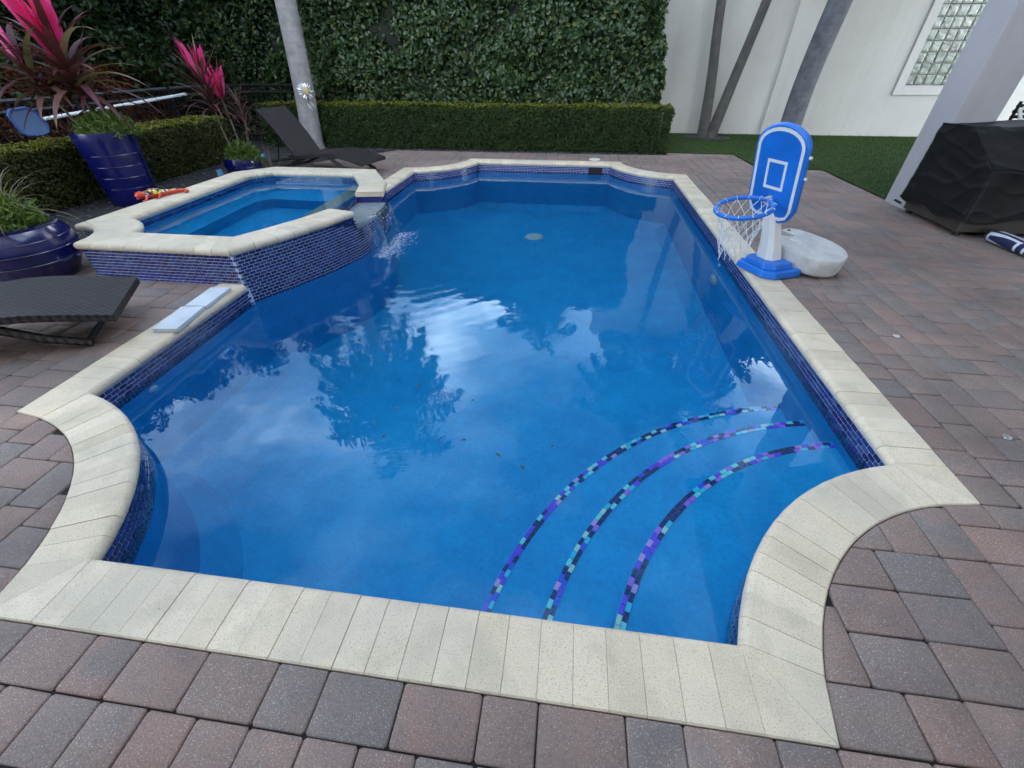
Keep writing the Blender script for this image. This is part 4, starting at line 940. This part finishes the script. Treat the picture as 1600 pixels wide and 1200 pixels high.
def band(P, Q, d):
    m = len(P); b = MB(); b.add([bp(s, t, d) for s, t in P]+[bp(s, t, d) for s, t in Q]+[bp(s, t, d-.003) for s, t in P]+[bp(s, t, d-.003) for s, t in Q], [(i, (i+1) % m, m+(i+1) % m, m+i) for i in range(m)]+[(i, 2*m+i, 2*m+(i+1) % m, (i+1) % m) for i in range(m)]+[(m+i, m+(i+1) % m, 3*m+(i+1) % m, 3*m+i) for i in range(m)]); return b
o = band(board_outline(.026), board_outline(.051), .002).build('border_line', MAT['white']); o.parent = BB; o.matrix_parent_inverse = Matrix.Identity(4)
sq = lambda a, c: [(-a, .245+c), (a, .245+c), (a, .455-c), (-a, .455-c)]
o = band(sq(.092, 0), sq(.071, .021), .002).build('target_square', MAT['white']); o.parent = BB; o.matrix_parent_inverse = Matrix.Identity(4)
for t2 in (.50, .36):
    b = MB(); b.tube([bp(.236, t2, -.03), bp(.25, t2, -.03)], .011, 8); put(b.build('clip', MAT['white'], smooth=True), HB)
# pole: curved white moulding
pz = [Vector((1.70, 3.315, .10)), Vector((1.685, 3.325, .2)), Vector((1.665, 3.345, .3)), Vector((1.64, 3.38, .42)), bp(0, .18, -.075)]
b = MB(); ws = [(.085, .065), (.075, .055), (.068, .048), (.064, .042), (.06, .03)]; V = []
for p, (wa, wb) in zip(pz, ws):
    for s, d in ((-1, -1), (1, -1), (1, .55), (.55, 1), (-.55, 1), (-1, .55)): V.append(p+hr*s*wa+hn*d*wb)
b.add(V, [(i*6+k, i*6+(k+1) % 6, (i+1)*6+(k+1) % 6, (i+1)*6+k) for i in range(4) for k in range(6)]+[tuple(range(6))[::-1], tuple(range(24, 30))]); put(b.build('pole', MAT['white'], bevel=.006), HB)
for s in (-1, 1):
    b = MB(); b.tube([pz[i]+hr*s*ws[i][0]*.45+hn*ws[i][1]*1.0 for i in range(4)], .007, 5); put(b.build('pole_rib', MAT['white']), HB)
b = MB(); b.box(-.05, .05, -.03, .03, -.04, .05, Matrix.Translation(bp(0, .16, -.06)) @ Matrix.Rotation(yaw, 4, 'Z')); put(b.build('bracket', MAT['wplast']), HB)
# base: stepped blue moulding
Mb = Matrix.Translation((1.715, 3.285, 0)) @ Matrix.Rotation(yaw, 4, 'Z')
def slab(poly, z0, z1, ins):
    m = len(poly); c = np.mean(poly, axis=0); V = [Mb @ Vector((x, y, z0)) for x, y in poly]+[Mb @ Vector((c[0]+(x-c[0])*ins, c[1]+(y-c[1])*ins, z1)) for x, y in poly]; return V, [tuple(range(m))[::-1], tuple(range(m, 2*m))]+[(i, (i+1) % m, m+(i+1) % m, m+i) for i in range(m)]
b = MB(); b.add(*slab([(-.175, -.17), (.11, -.17), (.19, -.10), (.20, .15), (.15, .24), (-.15, .24), (-.2, .15), (-.2, -.12)], .003, .062, .96)); b.add(*slab([(-.13, -.15), (.09, -.15), (.15, -.08), (.15, .11), (-.15, .13), (-.165, -.1)], .060, .108, .9)); put(b.build('base', MAT['blue'], bevel=.012), HB)
# rim and net
RC = bp(0, .175, 0)+hf*.245; RR = .205
Mr = Matrix((hr, hf, hu)).transposed()
b = MB(); b.torus(RC, RR, .017, 44, 10, Mr); put(b.build('rim', MAT['blue'], smooth=True), HB)
b = MB(); b.tube([RC-hf*(RR-.01), bp(0, .175, -.01)], .024, 8); b.tube([RC-hf*(RR-.01)-hu*.01, bp(0, .12, -.01)], .014, 6); put(b.build('rim_mount', MAT['wplast'], smooth=True), HB)
b = MB(); K = 14; lv = 6
def npnt(k, l):
    t = l/lv; a = 2*math.pi*(k+.5*(l % 2))/K; r = RR*(1-.52*t**.8)+.012*math.sin(k*2.1+l); q = RC+hr*math.cos(a)*r+hf*math.sin(a)*r; q = q+Vector((.02*t, -.01*t, -.36*t**1.05-.012*math.sin(k*1.7)*t)); return q
for k in range(K):
    a = 2*math.pi*k/K; b.tube([npnt(k, 0)+hu*.0, RC+(hr*math.cos(a)+hf*math.sin(a))*(RR+.02)+hu*.01, RC+(hr*math.cos(a)+hf*math.sin(a))*RR+hu*.02, RC+(hr*math.cos(a)+hf*math.sin(a))*(RR-.021)], .0028, 4)
    for l in range(lv):
        s = 1 if l % 2 == 0 else 1
        b.tube([npnt(k, l), npnt(k, l+1)], .0026, 4); b.tube([npnt(k, l), npnt(k-1 if l % 2 == 0 else k+1, l+1)], .0026, 4)
    b.tube([npnt(k, lv), npnt(k, lv)-Vector((0, 0, .03))], .0026, 4)
put(b.build('net', MAT['rope']), HB)

# weathered white weight leaning on the hoop base
P = []
for k in range(40):
    t = 2*math.pi*k/40; e = 3.0 if math.cos(t) < 0 else 2.3; P.append((.315*math.copysign(abs(math.cos(t))**(2/e), math.cos(t)), .245*math.copysign(abs(math.sin(t))**(2/e), math.sin(t))))
ns = [(-.315, .05), (-.21, .06), (-.17, .05), (-.20, .0), (-.24, -.035), (-.315, -.04)]
i0 = [i for i in range(40) if P[i][0] < -.25 and P[i][1] < .055 and P[i][1] > -.045]; P2 = []; done = False
for i, p in enumerate(P):
    if i in i0:
        if not done: P2 += ns; done = True
        continue
    P2.append(p)
b = MB(); m = len(P2); V = []
for sc_, z in ((.93, 0), (.985, .012), (1, .03), (1, .125), (.985, .142), (.955, .15)): V += [(x*sc_, y*sc_, z) for x, y in P2]
b.add(V, [(k*m+i, k*m+(i+1) % m, (k+1)*m+(i+1) % m, (k+1)*m+i) for k in range(5) for i in range(m)]+[tuple(range(m))[::-1], tuple(range(5*m, 6*m))])
wt = empty('plastic_weight', (2.06, 3.42, 0), 'weathered white plastic weight slab leaning against the blue hoop base', 'weight')
o = b.build('shell', MAT['wplast'], wt, smooth=True); wt.rotation_euler = (R_(3), R_(9), R_(-38)); wt.location = (2.03, 3.42, .05); wt.scale = (.92, .98, 1.0)
b = MB(); b.box(-.17, -.10, -.075, -.055, .149, .158); b.build('latch', MAT['white'], wt, bevel=.003)
b = MB(); b.lathe([(0, .1515), (.016, .1515), (.018, .149)], (-.25, .12, 0), 14); b.build('plug', MAT['dimple'], wt)

# ------------------------------------------------------------------ grill under a black cover
GR = empty('covered_grill', (4.5, 4.9, 0), 'grill cart draped in a wrinkled black cover in front of the column', 'grill')
x0, x1, y0, y1 = 3.86, 5.35, 4.40, 5.34; nu, nv_, nzv = 84, 64, 48; V = []; F = []; idx = {}
def topz(x, y):
    t = (y-y0)/(y1-y0); s = min(1, max(0, (x-x0)/.5)); z = .60+.31*min(1, max(0, t/.55)); return z-.02*(1-s)*t+.008*math.sin(x*5+y*3)
def ridge(t): t = t % 1.0; return abs(t-.5)*2
def cv(x, y, z, nrm):
    p = Vector((x*1.6, y*1.6, z*2.0)); d = .018*mnoise.noise(p*1.3)+.006*mnoise.noise(p*4.1)
    a1 = math.atan2(z-.62, abs(y-4.36)+abs(x-3.82)+.02); r1 = math.hypot(z-.62, abs(y-4.36)+abs(x-3.82)); w = mnoise.noise(Vector((r1*3, a1*2, 1.7)))
    d += .012*min(1, r1*3)*(ridge(a1*1.15+w*.45)**2.5-.25)*max(.3, 1-r1*.6)
    a2 = z*2.0+(y+x)*.45+.6*mnoise.noise(Vector((x*2, y*2, z))); d += .010*(ridge(a2)**7); a3 = z*5.5-(y*1.2+x*.8)+.8*mnoise.noise(Vector((x*3, y*3, z*2))); d += .006*(ridge(a3)**7)
    return (x+nrm[0]*d, y+nrm[1]*d, z+nrm[2]*d)
def key(i, j, k): return (i, j, k)
def vert(i, j, k):
    if (i, j, k) in idx: return idx[(i, j, k)]
    x = x0+(x1-x0)*i/nu; y = y0+(y1-y0)*j/nv_; tz = topz(x, y); z0_ = .16+.03*math.sin(x*9)+.02*math.sin(y*13); z = z0_+(tz-z0_)*k/nzv
    nr = Vector((-1 if i == 0 else (1 if i == nu else 0), -1 if j == 0 else (1 if j == nv_ else 0), 1 if k == nzv else 0))
    nr = nr.normalized() if nr.length else nr; sh = .03 if k < nzv else 0
    fl = (1-k/nzv)*.03
    q = cv(x+nr.x*fl, y+nr.y*fl, z, nr); idx[(i, j, k)] = len(V); V.append(q); return idx[(i, j, k)]
for k in range(nzv):
    for i in range(nu): F.append((vert(i, 0, k), vert(i+1, 0, k), vert(i+1, 0, k+1), vert(i, 0, k+1))); F.append((vert(i+1, nv_, k), vert(i, nv_, k), vert(i, nv_, k+1), vert(i+1, nv_, k+1)))
    for j in range(nv_): F.append((vert(0, j+1, k), vert(0, j, k), vert(0, j, k+1), vert(0, j+1, k+1))); F.append((vert(nu, j, k), vert(nu, j+1, k), vert(nu, j+1, k+1), vert(nu, j, k+1)))
for i in range(nu):
    for j in range(nv_): F.append((vert(i, j, nzv), vert(i+1, j, nzv), vert(i+1, j+1, nzv), vert(i, j+1, nzv)))
o = put(pyobj('cover', V, F, MAT['cover'], smooth=True), GR); autos(o, 75)
hem = MB(); hp = [V[idx[(i_, 0, 0)]] for i_ in range(nu, -1, -1)]+[V[idx[(0, j_, 0)]] for j_ in range(1, nv_+1)]
hem.tube(hp, .008, 5); put(hem.build('hem', MAT['cover'], smooth=True), GR)
sm = MB(); sm.tube([V[idx[(0, j_, nzv)]] for j_ in range(nv_+1)], .006, 5); sm.tube([V[idx[(i_, 0, nzv)]] for i_ in range(nu+1)], .006, 5); sm.tube([V[idx[(0, 0, k_)]] for k_ in range(nzv+1)], .006, 5); put(sm.build('seam', MAT['cover'], smooth=True), GR)
b = MB(); b.box(x0+.03, x1-.03, y0+.03, y1-.03, .04, .5); put(b.build('cabinet', MAT['brown'], bevel=.01), GR)
for x in (x0+.08, x1-.08):
    for y in (y0+.08, y1-.08): b = MB(); b.lathe([(0, 0), (.03, 0), (.03, .04), (0, .042)], (x, y, .0), 12); put(b.build('caster', MAT['black']), GR)
b = MB(); b.tube([(x0-.02, y1-.04, .09), (x0-.06, y1+.03, .11)], .012, 6); put(b.build('cover_strap', MAT['cover']), GR)

# ------------------------------------------------------------------ striped mat and wicker chair at the right edge
def mat_mat():
    m, t, b = nodes('striped_mat'); uv = N(t, 'TexCoord').outputs['Object']; s = N(t, 'SeparateXYZ'); t.links.new(uv, s.inputs[0])
    a = math_(t, 'MAXIMUM', math_(t, 'ABSOLUTE', math_(t, 'SUBTRACT', math_(t, 'FRACT', math_(t, 'MULTIPLY', s.outputs[0], 2.6)), .5)), math_(t, 'ABSOLUTE', math_(t, 'SUBTRACT', math_(t, 'FRACT', math_(t, 'MULTIPLY', s.outputs[1], 2.6)), .5)))
    k = ramp(t, math_(t, 'FRACT', math_(t, 'MULTIPLY', a, 7.0)), [(.0, 0), (.5, 1)], 'CONSTANT')
    t.links.new(mixc(t, k, (.012, .016, .07), (.6, .62, .66)), b.inputs['Base Color']); b.inputs['Roughness'].default_value = .9; bump(t, b, noise(t, 220, 3), .3, .003); return m
ME = empty('outdoor_mat', (4.15, 3.9, 0), 'navy and white patterned mat with a rolled edge at the right edge', 'mat'); V = []; prof = []
for k in range(9): a = math.pi*(1.35-k/8*1.35); prof.append((.045*math.cos(a)+.02, .047+.045*math.sin(a)))
prof = [(.035-.045+.02*0+.045*math.cos(a), .05+.045*math.sin(a)) for a in np.linspace(R_(330), R_(95), 8)] + [(.06, .094), (.12, .082), (.22, .05), (.36, .02), (.6, .008), (1.6, .008)]
for x, z in prof:
    for y in np.linspace(0, 1, 12): V.append((x-.02*math.sin(y*4), -y*.95+.02*math.sin(x*6), z+.008*math.sin(y*9+x*3)*(1 if z > .02 else 0)))
F = [(i*12+j, i*12+j+1, (i+1)*12+j+1, (i+1)*12+j) for i in range(len(prof)-1) for j in range(11)]
o = pyobj('mat_sheet', V, F, mat_mat(), ME, smooth=True); md = o.modifiers.new('thick', 'SOLIDIFY'); md.thickness = .006; ME.location = (4.13, 4.33, .003); ME.rotation_euler = (0, 0, R_(6))
WC = empty('wicker_chair', (5.25, 5.0, 0), 'brown wicker chair with a white tubular arm at the top right edge', 'chair')
def wc(p): return (p[0]+.0, p[1], p[2])
cx, cyy = 4.72, 5.66
for k in range(13):
    z = .42+k*.05; b = MB(); b.tube([(cx+.02*math.sin(k), cyy, z), (cx+.3, cyy+.03, z), (cx+.6, cyy, z)], .018, 6); put(b.build('weave_strand', MAT['wick']), WC)
for x in (cx, cx+.3, cx+.6): b = MB(); b.tube([(x, cyy+.01, 0), (x, cyy, 1.06)], .016, 6); put(b.build('upright', MAT['wick']), WC)
b = MB(); b.tube([(cx-.03, cyy-.5, .45), (cx-.04, cyy-.45, .66), (cx-.02, cyy-.25, .80), (cx, cyy-.05, .98), (cx+.12, cyy-.02, 1.09), (cx+.3, cyy-.02, 1.12), (cx+.6, cyy-.02, 1.08)], .017, 8); put(b.build('arm', MAT['white'], smooth=True), WC)
b = MB(); b.box(cx, cx+.6, cyy-.55, cyy, .36, .42); put(b.build('seat', MAT['wick'], bevel=.02), WC)
for x in (cx+.03, cx+.57): b = MB(); b.box(x-.02, x+.02, cyy-.54, cyy-.5, 0, .37); put(b.build('leg', MAT['wick']), WC)

# ------------------------------------------------------------------ wicker loungers
def lounger(label, foot, ang, back_el, seed):
    root = empty('sun_lounger', foot, label, 'sun lounger', 'wicker sun loungers'); root.rotation_euler = (0, 0, ang); W = .31
    # local x runs from the foot end to the head
    prof = [(0, .20), (.12, .225), (.3, .265), (.5, .295), (.7, .292), (.9, .265), (1.1, .235), (1.25, .225)]
    def panel(name, P, th=.045, w=W):
        V = []; n = len(P)
        for (x, z) in P:
            V += [(x, -w, z), (x, w, z), (x, w, z-th), (x, -w, z-th)]
        F = [(i*4+k, i*4+(k+1) % 4, (i+1)*4+(k+1) % 4, (i+1)*4+k)[::-1] for i in range(n-1) for k in range(4)]+[(0, 1, 2, 3)[::1], (4*n-4, 4*n-1, 4*n-2, 4*n-3)]
        return pyobj(name, V, F, MAT['wick'], root)
    xs = np.linspace(0, 1.25, 26); zs = np.interp(xs, [p[0] for p in prof], [p[1] for p in prof]); k = np.ones(5)/5; zs[2:-2] = np.convolve(zs, k, 'valid')
    panel('seat_panel', list(zip(xs, zs)))
    L = .80; bx = [(1.27+L*t*math.cos(back_el)-.02*math.sin(math.pi*t), .215+L*t*math.sin(back_el)+.02*math.sin(math.pi*t)) for t in np.linspace(0, 1, 10)]
    panel('backrest', bx, .04, W-.015)
    for s in (-1, 1):
        b = MB(); P = [(x, s*(W-.02), z-.03) for x, z in zip(xs, zs)]+[(1.5, s*(W-.02), .16), (1.8, s*(W-.02), .11), (2.0, s*(W-.02), .08)]
        b.tube(P, .022, 6); b.build('side_rail', MAT['wick'], root, smooth=True)
        b = MB(); b.tube([(.68, s*(W-.05), .27), (.40, s*(W-.05), .10), (.20, s*(W-.05), .022)], [.028, .026, .024], 6); b.build('leg', MAT['wick'], root, smooth=True)
        b = MB(); b.tube([(1.05, s*(W-.05), .22), (1.45, s*(W-.05), .08), (1.6, s*(W-.05), .022)], [.028, .026, .024], 6); b.build('leg', MAT['wick'], root, smooth=True)
    b = MB(); b.box(.36, .62, -W+.06, W-.06, .1, .235); 
    for x, z in ((.22, .03), (1.58, .03)): q = MB(); q.tube([(x, -W+.05, z), (x, W-.05, z)], .018, 6); q.build('crossbar', MAT['black'], root)
    if back_el > .2:
        q = MB(); q.tube([(1.72, -W+.1, .12), (1.27+.45*math.cos(back_el), -W+.1, .19+.45*math.sin(back_el))], .01, 6); q.tube([(1.72, W-.1, .12), (1.27+.45*math.cos(back_el), W-.1, .19+.45*math.sin(back_el))], .01, 6); q.build('backrest_prop', MAT['black'], root)
    return root
f0 = (back(212, 432, .2)+back(178, 493, .2))/2
lounger('wicker sun lounger cut off by the left edge, flat on the pavers', (f0[0], f0[1], 0), R_(180+31), .05, 1)
lounger('wicker sun lounger with raised backrest behind the spa', (-3.05, 6.52, 0), R_(180-14), R_(50), 2)

# ------------------------------------------------------------------ lizard ornament on the spa coping
def lizard_mat():
    m, t, b = nodes('painted_lizard'); g = N(t, 'TexCoord').outputs['Object']; s = N(t, 'SeparateXYZ'); t.links.new(g, s.inputs[0])
    v = N(t, 'TexVoronoi'); v.inputs['Scale'].default_value = 42; t.links.new(g, v.inputs['Vector']); sp = N(t, 'SeparateColor'); t.links.new(v.outputs['Color'], sp.inputs[0])
    pat = ramp(t, sp.outputs[0], [(0, (.02, .02, .02)), (.35, (.65, .5, .04)), (.6, (.7, .72, .74)), (.8, (.45, .06, .02))], 'CONSTANT')
    k = math_(t, 'MULTIPLY', ramp(t, s.outputs[2], [(.040, 0), (.046, 1)]), math_(t, 'MULTIPLY', ramp(t, s.outputs[0], [(.06, 0), (.07, 1)]), 1.0))
    t.links.new(mixc(t, k, (.56, .045, .018), pat), b.inputs['Base Color']); b.inputs['Roughness'].default_value = .3; return m
p0 = back(216, 314, ZS); p1 = back(294, 299, ZS); dl = math.atan2(p1[1]-p0[1], p1[0]-p0[0])
b = MB(); b.tube([(0, 0, .035), (.015, 0, .045), (.045, 0, .05), (.07, 0, .042), (.09, 0, .042), (.14, 0, .047), (.19, .0, .043), (.24, .0, .034), (.30, .008, .028), (.36, .01, .026), (.42, 0, .024), (.455, -.025, .02), (.455, -.055, .018), (.43, -.075, .016), (.41, -.085, .015)], [.018, .036, .042, .034, .042, .054, .050, .038, .030, .026, .022, .019, .017, .014, .008], 12, flat=.85)
for x, s in ((.09, 1), (.09, -1), (.21, 1), (.21, -1)):
    b.tube([(x, s*.015, .035), (x-.015, s*.06, .035), (x-.035, s*.07, .006), (x-.06, s*.078, .005)], [.018, .014, .010, .007], 7)
    for q in (-.02, 0, .02): b.tube([(x-.045, s*.076, .005), (x-.07, s*.078+q, .004)], .004, 5)
for s in (1, -1): b.tube([(.03, s*.02, .066), (.03, s*.024, .070)], .007, 6)
lz = b.build('lizard_ornament', lizard_mat(), smooth=True); lz.location = (p0[0], p0[1], ZS+.001); lz.rotation_euler = (0, 0, dl); tag(lz, 'red lizard ornament with patterned back lying on the spa coping', 'ornament')

# ------------------------------------------------------------------ two pale slabs on the left coping
for pts, lab in (([(240, 512), (273, 515), (317, 480), (285, 477)], 'pale grey slab lying on the left coping, nearer of the two'), ([(291, 476), (319, 479), (359, 450), (331, 447)], 'pale grey slab lying on the left coping, nearer the spa')):
    Q = [back(u, v, .03) for u, v in pts]; c = sum(Q)/4; d = (Q[3]-Q[0]+Q[2]-Q[1]); a = math.atan2(d[1], d[0]); L = np.linalg.norm(d)/2; Wd = (np.linalg.norm(Q[1]-Q[0])+np.linalg.norm(Q[2]-Q[3]))/2
    b = MB(); b.box(-L/2, L/2, -Wd/2, Wd/2, 0, .028); o = b.build('stone_slab', MAT['slab'], bevel=.004); o.location = (c[0], c[1], .002); o.rotation_euler = (0, 0, a); tag(o, lab, 'slab', 'slabs on the coping')

# ------------------------------------------------------------------ skimmer lid, deck caps, floating leaves
sk = back(929, 249.5, 0); b = MB(); b.lathe([(0, .012), (.085, .012), (.095, .009), (.1, 0)], (0, 0, 0), 32); o = b.build('skimmer_lid', MAT['skim'], smooth=True); o.location = (sk[0], sk[1]+.02, -.002); tag(o, 'round cream skimmer lid on the pavers beyond the far coping', 'lid')
for (u, v), lab in (((1401, 525), 'small round metal deck cap on the right pavers, farther one'), ((1574, 683), 'small round metal deck cap on the right pavers, nearer one')):
    p = back(u, v); b = MB(); b.lathe([(0, .003), (.012, .003), (.014, .004), (.019, .003), (.02, 0)], (0, 0, 0), 18); o = b.build('deck_cap', MAT['silver'], smooth=True); o.location = (p[0], p[1], -.001); tag(o, lab, 'cap', 'deck caps')
LF = [(652, 591), (655, 605), (564, 616), (618, 641), (596, 684), (740, 624), (728, 687), (782, 713), (562, 587), (583, 659), (693, 635), (819, 733), (862, 699), (1005, 500), (1045, 555), (1015, 475), (560, 530), (690, 452)]
for i, (u, v) in enumerate(LF):
    p = back(u, v, ZW+.002); a = random.uniform(0, 6.28); L = random.uniform(.018, .036); V, F = strap((0, 0, 0), (math.cos(a), math.sin(a), .02), L, L*.42, .1, 5, .35); o = pyobj('floating_leaf', V, F, MAT['floatleaf'], smooth=True); o.location = p
    tag(o, 'dead leaf floating on the open pool water', 'leaf', 'leaves floating on the pool')

# ------------------------------------------------------------------ pool net on the fence
NP = empty('pool_net', (-7.2, 6, .8), 'pool skimmer net with a blue frame and long white pole resting along the fence', 'pool net')
def wx(u, v, x): d = AX.T @ np.array([(u-800)/FPX, (v-600)/FPX, 1]); return Vector(CAM+(x-CAM[0])/d[0]*d)
a, c = wx(68, 186, -7.1), wx(290, 147, -7.25); b = MB(); b.tube([a, c], .022, 8); put(b.build('pole', MAT['alu'], smooth=True), NP)
fr = [wx(u, v, -7.08) for u, v in [(14, 172), (38, 168), (52, 172), (74, 194), (76, 206), (66, 211), (44, 212), (34, 208), (12, 180)]]
b = MB(); b.tube(fr+[fr[0], fr[1]], .014, 6); put(b.build('frame', simple('net_blue', (.04, .10, .32), .5, var=.1), smooth=True), NP)
m, t, bb = nodes('net_mesh'); bb.inputs['Base Color'].default_value = (.12, .2, .38, 1); bb.inputs['Roughness'].default_value = .8; bb.inputs['Alpha'].default_value = .82
cc = sum(fr, Vector())/len(fr)+Vector((-.03, 0, -.02)); put(pyobj('mesh_bag', fr+[cc], [(i, (i+1) % 9, 9) for i in range(9)], m, smooth=True), NP)

# ------------------------------------------------------------------ metal flower on the palm
fc = Vector(ww(477, 142, 8.56)); FL = empty('metal_flower', fc, 'round metal flower ornament with brass centre fixed to the stout palm trunk', 'ornament')
vd = (Vector(CAM)-fc).normalized(); fr_ = Vector((0, 0, 1)).cross(vd).normalized(); fu = vd.cross(fr_)
def fp(s, t, d): return fc+fr_*s+fu*t+vd*d
b = MB(); 
V = [fp(0, 0, .035)]+[fp(.062*math.cos(k*.3927), .062*math.sin(k*.3927), .02) for k in range(16)]; b.add(V, [(0, 1+k, 1+(k+1) % 16) for k in range(16)]); put(b.build('centre', MAT['gold'], smooth=True), FL)
for k in range(18):
    a = 2*math.pi*k/18; r0, r1, wd = .055, random.uniform(.125, .15), .022; ca, sa = math.cos(a), math.sin(a); b = MB()
    b.add([fp(r0*ca-wd*.5*-sa*0, r0*sa, .012), fp((r0+r1)/2*ca-wd*sa, (r0+r1)/2*sa+wd*ca, .02), fp(r1*ca, r1*sa, random.uniform(-.02, .015)), fp((r0+r1)/2*ca+wd*sa, (r0+r1)/2*sa-wd*ca, .008)], [(0, 3, 2, 1)]); put(b.build('petal', MAT['silver']), FL)
for s, t in ((.02, -.24), (.085, -.21)):
    b = MB(); b.add([fp(s-.04, t+.06, 0), fp(s-.005, t+.02, .012), fp(s+.03, t-.06, 0), fp(s-.03, t-.02, .008)], [(0, 3, 2, 1)]); put(b.build('metal_leaf', MAT['silver']), FL)
b = MB(); b.tube([fp(0, -.05, -.01), fp(.04, -.2, -.03), fp(.05, -.3, -.03)], .006, 6); put(b.build('metal_stem', MAT['silver']), FL)
